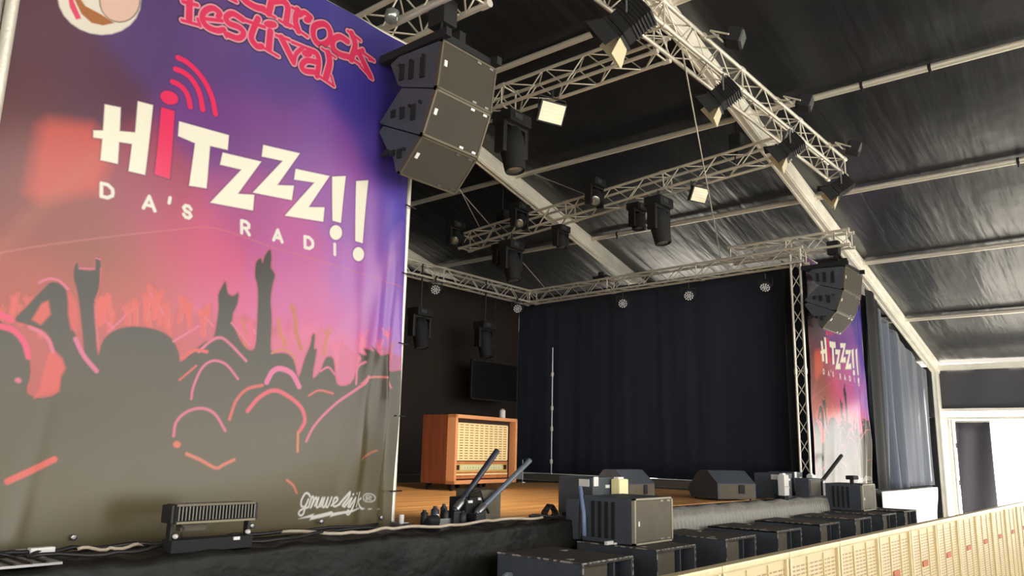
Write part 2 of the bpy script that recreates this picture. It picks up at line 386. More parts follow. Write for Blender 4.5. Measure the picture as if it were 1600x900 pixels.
# ------------------------------------------------------------------ trusses
def truss(p0, p1, w, name, label, pitch=0.33, rc=0.024, rd=0.009, up=(0, 0, 1), group=None, joints=(), duo=False):
    p0, p1 = Vector(p0), Vector(p1); F = frame(p0, p1-p0, up); L = (p1-p0).length; h = w/2
    t = thing(name, label, 'truss', p0, group)
    cs = [(-h, -h), (h, -h), (h, h), (-h, h)]
    if duo: cs = [(0, -h), (0, h)]
    for a, b_ in cs: MB(F).tube((0, a, b_), (L, a, b_), rc, 10).build('chord', ALU, t)
    br = MB(F); n = max(2, round(L/pitch)); s = L/n
    K = len(cs)
    for k in range(K if K == 4 else 1):
        (a0, b0), (a1, b1) = cs[k], cs[(k+1) % K]
        for i in range(n):
            q = (i+k) % 2
            A, B = ((a0, b0), (a1, b1)) if q else ((a1, b1), (a0, b0))
            br.tube((i*s+0.02, *A), ((i+1)*s-0.02, *B), rd, 6, cap=False)
            if duo: br.tube((i*s+0.02, *B), ((i+1)*s-0.02, *A), rd*0.8, 6, cap=False)
    br.build('bracing', ALU, t)
    en = MB(F)
    xs = [0.02, L-0.02] + [L*j for j in joints]
    for x in xs:
        for k in range(K if K == 4 else 1): en.tube((x, *cs[k]), (x, *cs[(k+1) % K]), rd*1.4, 6)
        for c in cs: en.tube((x-0.05, *c), (x+0.05, *c), rc*1.35, 10)
    build_split(en, 'end_frame', ALU, t)
    return t
# goal-post frame round the stage
truss((13.80, 5.10, ZS+0.0), (13.80, 5.10, 5.2), 0.17, 'tower_truss', 'upright silver lattice tower between the side curtain and the right banner', up=(0, 1, 0), joints=(0.5,), duo=True)
truss((1.12, 5.2, ZS+0.0), (1.12, 5.2, 5.2), 0.24, 'tower_truss', 'upright lattice tower at the far left edge of the big banner', up=(0, 1, 0), joints=(0.5,))
truss((4.0, 5.25, ZS+0.0), (4.0, 5.25, 5.2), 0.24, 'tower_truss', 'lattice tower standing behind the right edge of the big banner', up=(0, 1, 0))
truss((13.85, 4.95, 5.18), (13.85, 11.2, 5.08), 0.26, 'stage_truss', 'horizontal silver truss running above the side curtain to the tower', joints=(0.33, 0.66))
truss((3.9, 11.3, 5.08), (13.98, 11.3, 5.08), 0.26, 'stage_truss', 'horizontal truss above the dark back curtain, meeting the side truss in the far corner', joints=(0.4, 0.7))
# front truss and the two running upstage
truss((5.0, 4.02, 6.34), (12.95, 4.02, 6.34), 0.29, 'front_truss', 'largest pale truss running diagonally across the top, carrying the barn-door spotlights', rc=0.026, joints=(0.25, 0.5, 0.75))
truss((7.5, 4.2, 6.30), (7.5, 12.0, 6.25), 0.29, 'upstage_truss', 'truss running from the big front truss down behind the left loudspeakers', joints=(0.3, 0.6))
truss((11.3, 4.25, 6.25), (11.3, 10.95, 5.78), 0.29, 'upstage_truss', 'middle truss carrying a row of black moving heads', joints=(0.3, 0.6))
# outriggers that carry the loudspeakers
truss((4.32, 4.15, 5.48), (4.32, 7.4, 5.48), 0.27, 'outrigger_truss', 'short bright truss above the left hanging loudspeakers', rc=0.028, pitch=0.26)
truss((14.05, 4.2, 5.42), (14.05, 6.4, 5.42), 0.27, 'outrigger_truss', 'short silver truss above the right hanging loudspeakers, lying on the side truss', joints=(0.5,))
# tent wires
def wire(a, b_, lab, r=0.008):
    tag(MB().tube(a, b_, r, 6).build('steel_wire', ALU), lab, 'wire')
wire((7.62, 4.0, 6.2), (13.85, 6.55, 5.35), 'thin steel cable from the big front truss down to the side truss', 0.010)
wire((9.0, 9.9, rz(9.0)-0.1), (11.3, 10.5, 5.97), 'thin cable slanting to the far end of the middle truss', 0.007)
wire((9.4, 10.2, 7.0), (13.9, 10.9, 5.3), 'long thin cable sloping down behind the middle truss to the back corner', 0.009)
wire((11.37, 9.2, rz(11.37)-0.05), (11.3, 7.7, 6.1), 'short thin cable from the roof tube to the centre of the middle truss', 0.008)
def hoist(x, y, ztop, zb, lab):
    t = thing('chain_hoist', lab, 'hoist', (x, y, zb), 'chain hoists')
    MB().box((x, y, zb+0.16), (0.16, 0.2, 0.22), 0.02).build('motor_body', BLKM, t)
    MB().tube((x, y, zb+0.25), (x, y, ztop), 0.010, 6).build('lifting_chain', BLK, t)
    MB().path([(x+.05, y, zb+.1), (x+.12, y+.05, zb-.1), (x+.08, y+.08, zb-.22), (x+.04, y+.04, zb-.05), (x+.03, y, zb+.08)], 0.012).build('chain_bag', BLKM, t)
    MB().path([(x, y-.15, zb-.02), (x, y-.1, zb+.06), (x, y, zb+.08), (x, y+.1, zb+.06), (x, y+.15, zb-.02)], 0.014).build('sling', BLKM, t)
hoist(11.37, 5.05, rz(11.37), 6.42, 'black chain hoist above the near end of the middle truss')
hoist(11.37, 10.0, rz(11.37), 6.05, 'black chain hoist above the far left end of the middle truss')
# ------------------------------------------------------------------ banners
def P2(x, y): q = px(x, y, 1, 5.0); return (q.x-1.3, q.z-1.02)
BW, BH = 3.11, 4.17
class Art:
    def __init__(self, nu, nv, gain=1.0):
        self.nu, self.nv = nu, nv
        U, V = np.meshgrid(np.linspace(0, BW, nu+1), np.linspace(0, BH, nv+1), indexing='ij')
        self.U, self.V = U, V; self.res = BW/nu
        self.img = np.zeros((nu+1, nv+1, 3))
    def base(self, samples):
        P = np.array([P2(*s[0]) for s in samples]); K = np.array([lin(s[1]) for s in samples])
        num = np.zeros_like(self.img); den = np.zeros(self.U.shape)
        for (a, b_), c in zip(P, K):
            d2 = (self.U-a)**2+(self.V-b_)**2
            w = np.exp(-d2/(2*0.17**2))+1e-3/(d2+0.02)**2*0.05
            num += w[..., None]*c; den += w
        self.img = num/den[..., None]
    def _paint(self, sl, alpha, col, op=1.0):
        a = np.clip(alpha, 0, 1)[..., None]*op
        self.img[sl] = self.img[sl]*(1-a)+np.array(lin(col))*a
    def _box(self, pts, pad):
        x0, y0 = pts.min(0)-pad; x1, y1 = pts.max(0)+pad
        i0 = max(0, int(x0/self.res)-1); i1 = min(self.nu+1, int(x1/self.res)+3)
        j0 = max(0, int(y0/BH*self.nv)-1); j1 = min(self.nv+1, int(y1/BH*self.nv)+3)
        return (slice(i0, max(i0, i1)), slice(j0, max(j0, j1)))
    def sdf_poly(self, pts, sl):
        X, Y = self.U[sl], self.V[sl]; d = np.full(X.shape, 1e9); ins = np.zeros(X.shape, bool); n = len(pts)
        for i in range(n):
            ax, ay = pts[i]; bx, by = pts[(i+1) % n]
            ex, ey = bx-ax, by-ay; wx, wy = X-ax, Y-ay
            t = np.clip((wx*ex+wy*ey)/(ex*ex+ey*ey+1e-12), 0, 1)
            d = np.minimum(d, np.hypot(wx-ex*t, wy-ey*t))
            c = ((ay > Y) != (by > Y)); 
            with np.errstate(divide='ignore', invalid='ignore'):
                ins ^= c & (X < ax+(Y-ay)*ex/(ey if ey != 0 else 1e-12))
        return np.where(ins, -d, d)
    def sdf_line(self, pts, w, sl):
        X, Y = self.U[sl], self.V[sl]; d = np.full(X.shape, 1e9)
        for i in range(len(pts)-1):
            ax, ay = pts[i]; bx, by = pts[i+1]; ex, ey = bx-ax, by-ay; wx, wy = X-ax, Y-ay
            t = np.clip((wx*ex+wy*ey)/(ex*ex+ey*ey+1e-12), 0, 1)
            d = np.minimum(d, np.hypot(wx-ex*t, wy-ey*t))
        return d-w/2
    @staticmethod
    def smooth(P, k=5):
        P = np.asarray(P, float)
        if len(P) < 3: return P
        closed = np.hypot(*(P[0]-P[-1])) < 1e-6
        Q = np.vstack([P[-2] if closed else 2*P[0]-P[1], P, P[1] if closed else 2*P[-1]-P[-2]])
        out = []
        for i in range(1, len(Q)-2):
            a, b_, c, d = Q[i-1], Q[i], Q[i+1], Q[i+2]
            for t in np.arange(k)/k:
                out.append(0.5*((2*b_)+(-a+c)*t+(2*a-5*b_+4*c-d)*t*t+(-a+3*b_-3*c+d)*t**3))
        out.append(P[-1]); return np.array(out)
    def shapes(self, items, layers, soft=None):
        """items: list of ('p', pts) or ('l', pts, widthpx); union, then painted per (grow, colour, opacity)"""
        s = self.res*0.9 if soft is None else soft
        conv = []
        for it in items:
            if it[0] in 'ph': conv.append((it[0], np.array([P2(*q) for q in it[1]]), 0))
            elif it[0] == 'l':
                q = np.array([P2(*q) for q in it[1]]); mx = sum(a for a, _ in it[1])/len(it[1])
                conv.append(('l', self.smooth(q) if len(it) < 4 else q, it[2]*0.0046*(1+0.3*(mx-300)/600)))
        allp = np.vstack([c[1] for c in conv]); sl = self._box(allp, 0.12)
        if self.U[sl].size == 0: return
        d = np.full(self.U[sl].shape, 1e9)
        for k, q, w in conv:
            if k == 'p': d = np.minimum(d, self.sdf_poly(q, sl))
            elif k == 'l': d = np.minimum(d, self.sdf_line(q, w, sl))
        for k, q, w in conv:
            if k == 'h': d = np.maximum(d, -self.sdf_poly(q, sl))
        for g, col, op in layers: self._paint(sl, 0.5-(d-g)/(2*s), col, op)
def ell(cx, cy, rx, ry, n=24, rot=0.0):
    return [(cx+rx*math.cos(a)*math.cos(rot)-ry*math.sin(a)*math.sin(rot), cy+rx*math.cos(a)*math.sin(rot)+ry*math.sin(a)*math.cos(rot)) for a in [2*math.pi*i/n for i in range(n)]]
SAMP = [((30, 60), (88, 44, 58)), ((5, 250), (118, 60, 56)), ((30, 150), (98, 48, 54)), ((120, 130), (92, 50, 74)), ((230, 50), (88, 60, 118)), ((330, 90), (96, 64, 130)), ((420, 120), (90, 66, 140)),
        ((480, 30), (74, 66, 150)), ((560, 150), (70, 56, 150)), ((600, 240), (92, 70, 170)), ((500, 230), (124, 74, 160)), ((560, 330), (160, 105, 185)), ((620, 330), (96, 80, 184)), ((420, 200), (128, 66, 146)),
        ((340, 200), (118, 60, 140)), ((240, 300), (170, 62, 96)), ((190, 300), (152, 66, 74)), ((80, 300), (150, 74, 62)), ((30, 340), (140, 62, 54)), ((110, 360), (150, 72, 58)), ((40, 430), (190, 86, 66)), ((160, 400), (156, 84, 66)),
        ((250, 360), (198, 76, 104)), ((330, 390), (222, 90, 132)), ((440, 390), (196, 90, 160)), ((560, 440), (182, 104, 188)), ((450, 460), (208, 96, 160)), ((270, 440), (206, 92, 108)), ((540, 520), (212, 100, 170)),
        ((610, 480), (140, 92, 205)), ((460, 540), (222, 92, 146)), ((330, 470), (222, 96, 142)), ((200, 460), (186, 88, 72)), ((50, 490), (176, 78, 60)), ((600, 580), (170, 96, 190)), ((100, 520), (190, 84, 72)), ((200, 520), (214, 92, 84)),
        ((520, 280), (160, 88, 170)), ((380, 330), (170, 72, 140)), ((470, 600), (216, 96, 140)), ((630, 420), (96, 74, 180)), ((560, 30), (70, 62, 140))]
CRD = (54, 48, 32)
CORAL, PINK, HOT = (224, 92, 84), (226, 108, 138), (240, 70, 112)
def letter(ch, x0, y0, w, h, sk=0.25, lean=0.0):
    G = {'D': [[(0, 0), (0, 1), (.55, 1), (.95, .75), (1, .5), (.95, .25), (.55, 0), (0, 0)]], 'A': [[(0, 0), (.5, 1), (1, 0)], [(.2, .3), (.8, .3)]], "'": [[(.5, 1), (.35, .6)]],
         'S': [[(.95, .8), (.7, 1), (.3, 1), (.05, .78), (.25, .55), (.75, .45), (.95, .22), (.7, 0), (.3, 0), (.05, .2)]],
         'R': [[(0, 0), (0, 1), (.6, 1), (.95, .85), (.95, .6), (.6, .45), (0, .45)], [(.5, .45), (1, 0)]], 'I': [[(.5, 0), (.5, 1)]], 'O': [[(.5+.5*math.cos(a), .5+.5*math.sin(a)) for a in [i*math.pi/6 for i in range(13)]]]}
    return [[(x0+w*u+lean*v, y0+h*(1-v)+sk*w*u) for u, v in st] for st in G[ch]]
def paint_art(A, variant):
    A.base(SAMP)
    Pn = lambda pts, col, soft=None, op=1.0: A.shapes([('p', pts)], [(0, col, op)], soft)
    Ln = lambda pts, w, col, soft=None, op=1.0: A.shapes([('l', pts, w)], [(0, col, op)], soft)
    # soft printed light patches
    Pn([(58, 200), (75, 188), (140, 196), (175, 240), (150, 300), (60, 318), (40, 300)], (222, 88, 70), 0.05, 0.75)
    Pn([(0, 380), (30, 340), (160, 225), (160, 245), (50, 350), (0, 400)], (190, 110, 80), 0.05, 0.35)
    Pn([(600, 380), (625, 350), (628, 600), (585, 600)], (186, 130, 200), 0.05, 0.4)
    Pn([(470, 600), (600, 400), (612, 400), (520, 600)], (205, 130, 190), 0.06, 0.4)
    # horizon of the printed crowd: far hands
    far = [(0, 505), (20, 470), (35, 500), (70, 480), (100, 500), (150, 480), (158, 462), (165, 470), (170, 458), (180, 485), (190, 470), (200, 490), (215, 470), (228, 442), (245, 450), (246, 470), (262, 500), (285, 470), (292, 468), (298, 495), (315, 480), (318, 474), (322, 482), (328, 474), (332, 500),
           (350, 510), (380, 490), (390, 500), (430, 510), (440, 540), (450, 500), (455, 530), (462, 480), (458, 476), (470, 540), (490, 520), (500, 508), (510, 540), (530, 530), (560, 560), (590, 540), (625, 560), (625, 640), (0, 640)]
    Pn(far, (196, 84, 84), 0.02, 0.6)
    Pn([(420, 530), (480, 505), (540, 520), (600, 560), (600, 620), (420, 620)], (228, 112, 156), 0.04, 0.6)
    for a in ((150, 470), (158, 480), (165, 465), (172, 490), (230, 450), (238, 470), (250, 480), (290, 475), (322, 480), (30, 480), (22, 470), (72, 478), (60, 500)):
        Ln([a, (a[0]+random.uniform(-6, 10), a[1]+25)], 8, (232, 96, 84), 0.01, 0.8)
    for a, b_ in (((165, 520), (205, 482)), ((232, 460), (262, 510)), ((150, 545), (145, 480)), ((160, 500), (175, 515)), ((300, 480), (330, 510))): Ln([a, b_], 2.5, PINK)
    rg_ = random.Random(4)
    for k in range(34):
        hx = rg_.uniform(140, 620) if k > 8 else rg_.uniform(-5, 110); hy = (478 if hx < 330 else 520)+rg_.uniform(-12, 26)+(14 if hx > 520 else 0)
        c = (232, 92, 82) if hx < 320 else ((238, 112, 150) if k % 3 else (206, 116, 74)); w_ = rg_.uniform(1.8, 3.2)
        base = (hx+rg_.uniform(-7, 7), hy+30); palm = (hx, hy)
        Ln([base, palm], 7, c, 0.006, 0.75)
        for f_ in (-5, -1.5, 2, 5.5): Ln([(palm[0]+f_*0.6, palm[1]), (palm[0]+f_*1.3, palm[1]-rg_.uniform(6, 13))], w_, c, None, 0.85)
        if k % 2: Ln([(base[0]+4, base[1]), (palm[0]+5, palm[1]+3)], 1.2, (240, 130, 130), None, 0.45)
    # near crowd mass
    mass = [(-30, 520), (10, 512), (36, 530), (46, 580), (40, 612), (60, 622), (88, 614), (92, 580), (82, 545), (70, 520), (44, 508), (22, 500), (40, 480), (66, 452), (80, 441), (98, 448), (104, 470), (106, 500), (114, 522), (128, 556),
            (124, 500), (118, 455), (113, 436), (114, 418), (119, 411), (123, 421), (145, 422), (147, 404), (154, 406), (155, 440), (152, 460), (144, 476), (146, 520), (150, 556), (158, 532), (178, 516), (205, 511), (240, 516), (264, 530), (275, 552), (279, 566),
            (300, 548), (318, 534), (330, 530), (338, 486), (338, 462), (345, 447), (350, 441), (353, 458), (362, 463), (370, 458), (368, 476), (360, 500), (378, 540), (396, 545), (400, 500), (401, 452), (397, 432), (399, 411), (406, 404), (409, 411), (413, 400), (421, 390), (423, 402), (422, 418), (428, 430), (424, 446), (421, 470), (423, 500), (422, 545),
            (430, 552), (445, 552), (458, 562), (466, 590), (476, 560), (484, 540), (487, 524), (491, 524), (490, 545), (494, 548), (488, 590), (500, 580), (508, 560), (520, 562), (525, 600), (545, 600), (556, 575), (562, 560), (558, 552), (568, 556), (566, 545), (576, 550), (574, 542), (588, 556), (600, 555), (604, 580), (625, 580), (640, 600), (640, 900), (-40, 900)]
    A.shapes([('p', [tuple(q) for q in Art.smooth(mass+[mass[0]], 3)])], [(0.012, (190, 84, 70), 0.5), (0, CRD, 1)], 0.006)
    # vinyl sheen painted into the crowd print, paler towards the foot
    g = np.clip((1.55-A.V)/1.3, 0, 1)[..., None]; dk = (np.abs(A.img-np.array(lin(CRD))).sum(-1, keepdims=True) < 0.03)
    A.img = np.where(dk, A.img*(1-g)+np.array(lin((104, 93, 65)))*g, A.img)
    # coral gaps
    Pn([(48, 500), (64, 474), (74, 470), (77, 492), (62, 508)], (222, 88, 74), 0.008)
    Pn([(74, 552), (82, 548), (94, 560), (100, 576), (92, 590), (90, 612), (52, 622), (60, 606), (66, 580)], (226, 88, 78), 0.01)
    Pn([(105, 455), (116, 470), (120, 500), (118, 520), (108, 515), (104, 490)], (218, 84, 80), 0.01)
    Pn([(380, 505), (392, 500), (396, 540), (388, 545)], (226, 92, 130), 0.01)
    Pn([(360, 502), (372, 498), (384, 532)], (226, 92, 130), 0.01)
    # rim lights printed on heads and arms
    for pts, w, c in [([(0, 510), (20, 517), (36, 535), (43, 558)], 8, HOT), ([(0, 492), (16, 500)], 9, HOT), ([(60, 442), (75, 436), (90, 439), (104, 452)], 3.5, PINK), ([(45, 512), (60, 519), (74, 532), (80, 550)], 5, PINK),
                      ([(115, 530), (128, 556), (148, 580)], 6, (226, 110, 150)), ([(122, 420), (145, 421)], 2, PINK), ([(148, 404), (154, 406)], 2, PINK), ([(155, 420), (153, 450), (146, 470)], 1.8, CORAL),
                      ([(268, 681), (272, 660), (288, 644), (312, 638), (333, 647), (349, 673)], 4, PINK), ([(296, 623), (299, 605), (312, 576), (330, 564), (351, 570), (370, 592)], 3.5, PINK),
                      ([(307, 550), (325, 534), (341, 528), (356, 537), (383, 564)], 4, PINK), ([(356, 655), (367, 626), (385, 608), (409, 602)], 4.5, CORAL), ([(385, 642), (404, 621), (427, 610), (448, 618), (469, 636), (475, 657), (467, 673)], 6, (232, 88, 104)),
                      ([(416, 597), (425, 581), (438, 576), (456, 584), (467, 604)], 8, (232, 112, 160)), ([(477, 689), (490, 665), (517, 636), (561, 602), (569, 589)], 4, PINK), ([(482, 618), (498, 610), (519, 615)], 3, CORAL),
                      ([(267, 534), (307, 510)], 3.5, PINK), ([(359, 505), (388, 539)], 3, PINK), ([(277, 594), (303, 572)], 3, CORAL), ([(280, 560), (300, 548), (320, 550)], 5, CORAL), ([(288, 709), (310, 719), (333, 731), (345, 726), (362, 718)], 4.5, (226, 120, 92)),
                      ([(464, 676), (463, 705)], 4, (216, 130, 84)), ([(12, 752), (84, 718)], 9, (235, 98, 84)), ([(446, 750), (456, 758), (462, 770)], 3, (226, 120, 92)), ([(561, 718), (580, 704)], 3, (190, 110, 80)),
                      ([(424, 552), (440, 546), (456, 553), (462, 565)], 3, (206, 120, 80)), ([(500, 580), (512, 574), (522, 585)], 3, PINK), ([(560, 600), (572, 590), (600, 592), (608, 606)], 3, (220, 110, 110)), ([(553, 600), (556, 575), (566, 566)], 3.5, PINK),
                      ([(454, 478), (460, 500), (462, 520), (470, 545)], 6, (196, 110, 70)), ([(434, 500), (437, 520), (445, 540)], 6, (206, 116, 72)), ([(272, 694), (274, 695)], 9, (228, 110, 84)), ([(26, 594), (28, 595)], 7, PINK)]:
        Ln(pts, w, c, 0.005)
    Ln([(-20, 399), (60, 385), (160, 372), (260, 361), (335, 357), (430, 388), (530, 418), (640, 456)], 1.4, (214, 120, 120), None, 0.7)
    WH, RED = (255, 250, 228), (244, 44, 100)
    HIT = [[(160, 165), (185, 170), (183, 207), (207, 209), (212, 160), (236, 166), (223, 275), (197, 269), (202, 227), (182, 224), (180, 258), (153, 252), (156, 219), (142, 217), (142, 206), (157, 206)],
           [(277, 191), (356, 212), (354, 235), (326, 229), (321, 295), (293, 291), (302, 225), (275, 214)],
           [(346, 239), (407, 253), (371, 303), (397, 304.5), (395, 329), (327, 317), (376, 265.5), (342, 258)],
           [(409.5, 227), (466, 240.5), (432.5, 289.5), (458, 290.5), (455, 313), (394.5, 301), (440, 252), (407.5, 245)],
           [(460, 264.5), (512, 276), (481, 324), (505, 324.5), (503, 347), (444.5, 337), (489, 286), (458, 281)],
           [(516, 277), (537, 276), (530, 349), (517, 345.5)], [(553, 284), (572.5, 282.5), (563, 381), (551, 377.5)],
           ell(522, 364, 9.5, 11.5), ell(556, 398, 9, 11)]
    for q in HIT: A.shapes([('p', q)], [(0.012, (90, 44, 90), 0.35), (0, WH, 1)])
    for it in [('p', [(249, 169), (270, 175), (262, 281), (238, 274)]), ('p', ell(262, 154, 14.5, 10.5, rot=0.35))]: A.shapes([it], [(0.01, (70, 40, 80), 0.5), (0, RED, 1)])
    for pts in ([(268, 129), (277, 133), (287, 142), (293, 155), (295, 168)], [(273, 109), (284, 113), (298, 124), (310, 145), (315, 172)], [(277, 91), (290, 97), (306, 111), (320, 130), (330, 153), (335, 179)]):
        A.shapes([('l', pts, 8.2)], [(0.01, (70, 40, 80), 0.4), (0, RED, 1)])
    for ch, x0, y0, w, h in (('D', 155, 288, 18, 20), ('A', 221, 306, 18, 20), ("'", 258, 309, 10, 20), ('S', 284, 321, 13, 18), ('R', 377, 345, 12, 19), ('A', 427, 358, 13, 17), ('D', 475, 370, 12, 17), ('I', 515, 381, 10, 16)):
        A.shapes([('l', st, 5.0, 0) for st in letter(ch, x0, y0, w, h)], [(0, (244, 240, 226), 1)])
    if variant == 'right': A.shapes([('l', st, 5.0) for st in letter('O', 548, 401, 14, 16)], [(0, (244, 240, 226), 1)])
    # two lines of rounded festival lettering
    z = lambda pts: [(280+x/5, y/5) for x, y in pts]
    L1 = [('l', z([(75, -10), (72, 155)]), 9.5), ('l', z([(15, 162), (160, 200)]), 4), ('l', z([(22, 18), (135, 45)]), 5),
          ('l', z([(300, 135), (310, 105), (255, 68), (195, 90), (175, 150), (215, 210), (290, 240), (345, 235)]), 8), ('l', z([(200, 150), (330, 165)]), 5),
          ('l', z([(490, 155), (410, 110), (360, 140), (385, 185), (460, 215), (500, 260), (460, 300), (365, 268)]), 8), ('l', z([(365, 290), (350, 250)]), 3),
          ('l', z([(610, 150), (575, 230), (560, 300), (600, 360), (640, 365)]), 8.5), ('l', z([(505, 160), (660, 215)]), 4.5),
          ('l', z([(705, 250), (695, 385)]), 9.5), ('l', z([(650, 372), (770, 445)]), 3.5), ('p', z(ell(705, 195, 50, 27, rot=0.2))),
          ('l', z([(790, 300), (830, 380), (880, 480)]), 9), ('l', z([(950, 380), (900, 430), (885, 500)]), 6), ('l', z([(750, 280), (850, 320)]), 4), ('l', z([(870, 335), (985, 385)]), 4),
          ('p', z(ell(985, 425, 40, 28, rot=0.3))), ('l', z([(1000, 400), (1060, 430), (1075, 500), (1060, 600)]), 8), ('l', z([(1050, 490), (980, 480), (945, 520), (970, 560), (1040, 570)]), 8),
          ('l', z([(1150, 420), (1160, 500), (1130, 610)]), 10), ('l', z([(1100, 385), (1205, 455)]), 3.5), ('l', z([(1060, 590), (1120, 630), (1190, 680)]), 4), ('l', z([(1170, 600), (1190, 680)]), 3),
          ('l', z([(140, 150), (160, 205)]), 4)]
    L2 = [('l', z([(480, -20), (520, 20), (590, 60), (650, 75)]), 9), ('l', z([(380, -10), (440, 18)]), 4),
          ('l', z([(715, -10), (690, 110)]), 9.5), ('l', z([(640, 90), (740, 145)]), 3.5), ('l', z([(720, 20), (790, 20), (830, 70), (820, 190)]), 9), ('l', z([(770, 165), (850, 215)]), 4),
          ('l', z([(905, 90), (890, 170), (915, 250)]), 9), ('l', z([(860, 70), (930, 100)]), 4), ('l', z([(920, 130), (960, 110), (1010, 145)]), 7), ('l', z([(850, 200), (985, 295)]), 4), ('p', z(ell(985, 165, 32, 24, rot=0.3))),
          ('l', z([(1100, 195), (1040, 215), (1030, 280), (1060, 340), (1110, 355), (1160, 320), (1165, 260), (1140, 210), (1100, 195)]), 9),
          ('l', z([(1300, 330), (1240, 295), (1190, 320), (1190, 385), (1240, 430), (1310, 450)]), 9),
          ('l', z([(1330, 270), (1360, 360), (1330, 470)]), 9.5), ('l', z([(1300, 250), (1400, 325)]), 4), ('l', z([(1310, 450), (1400, 510)]), 4), ('l', z([(1365, 420), (1420, 400)]), 7), ('l', z([(1400, 405), (1510, 480)]), 4.5),
          ('l', z([(1390, 420), (1430, 500), (1480, 600)]), 9), ('l', z([(1400, 520), (1495, 622)]), 4), ('l', z([(1470, 470), (1510, 480)]), 3)]
    if variant == 'right':
        sh = lambda its, dx, dy: [(i[0], [(x*1.0+dx, y+dy) for x, y in i[1]], *i[2:]) for i in its]
        L1, L2 = sh(L1, -170, -30), sh(L2, -170, -30)
    for L in (L2, L1): A.shapes([(q[0], q[1], q[2]*1.1) if q[0] == 'l' else q for q in L], [(0.022, (34, 24, 40), 1), (0.012, (238, 170, 190), 1), (0.002, (228, 52, 96), 1)])
    # plain pale disc with plain colour bands
    if variant == 'left':
        A.shapes([('p', ell(152, 0, 66, 56, rot=0.25))], [(0, (238, 230, 214), 1)], 0.006)
        A.shapes([('p', ell(184, 4, 31, 32))], [(0.006, (60, 36, 36), 1), (0, (236, 196, 178), 1)])
        A.shapes([('p', [(102, -5), (106, 14), (116, 33), (124, 31), (112, 5), (110, -8)])], [(0, (232, 74, 108), 1)])
        A.shapes([('p', [(112, 0), (124, 24), (140, 38), (158, 42), (176, 38), (155, 25), (130, 12), (118, -5)])], [(0, (176, 108, 56), 1)])
    else:
        A.shapes([('p', ell(598, 120, 30, 34, rot=0.25))], [(0, (232, 180, 170), 1), (-0.03, (170, 90, 150), 1)])
    # maker's script signature and bolt, lower right
    s = lambda pts: [(440+x/8, 740+y/8) for x, y in pts]
    sg = [[(350, 285), (325, 250), (285, 250), (240, 330), (238, 400), (275, 415), (312, 365), (328, 320), (290, 420), (262, 505), (225, 522), (205, 490), (240, 450), (330, 420)], [(330, 420), (375, 290), (395, 320), (360, 425), (420, 300), (430, 320)],
          [(410, 400), (455, 300), (430, 400), (455, 415), (505, 300), (480, 410)], [(500, 400), (530, 300), (505, 400), (530, 412), (575, 300), (550, 400), (575, 412), (625, 295)], [(620, 400), (690, 340), (690, 300), (660, 310), (640, 385), (670, 410), (720, 380)],
          [(710, 390), (800, 250), (815, 232), (800, 300), (750, 390), (765, 412)], [(770, 400), (835, 300), (800, 405), (820, 412)], [(820, 400), (890, 295), (845, 430), (805, 505), (785, 490), (800, 455)], [(850, 258), (853, 255)], [(905, 248), (908, 245)],
          [(965, 235), (910, 410)], [(930, 350), (990, 310), (950, 350), (985, 420), (1010, 440)]]
    A.shapes([('l', s(q), 2.6) for q in sg], [(0.003, (120, 116, 104), 0.5), (0, (240, 238, 228), 1)])
    A.shapes([('p', s([(200, 565), (400, 500), (392, 525), (625, 470), (648, 492), (960, 425), (965, 440), (600, 545), (620, 518), (345, 582), (365, 548)]))], [(0, (240, 238, 228), 1)])
    A.shapes([('l', s(ell(1065, 300, 44, 52)+[(1109, 300)]), 1.3), ('l', s([(1050, 330), (1050, 275), (1078, 282), (1078, 300), (1052, 305), (1080, 330)]), 1.2)], [(0, (225, 222, 210), 1)])
    for a in (1020, 1070, 1145, 1195): A.shapes([('l', s([(a-6, 440), (a+6, 438)]), 2)], [(0, (225, 222, 210), 0.8)])
BM = bpy.data.materials.new('printed_vinyl'); BM.use_nodes = True
nt = BM.node_tree; b = nt.nodes['Principled BSDF']
at = nt.nodes.new('ShaderNodeAttribute'); at.attribute_name = 'print'; nt.links.new(at.outputs['Color'], b.inputs['Base Color'])
b.inputs['Roughness'].default_value = 0.26; b.inputs['Specular IOR Level'].default_value = 0.42
PRINT_GAIN = 0.68
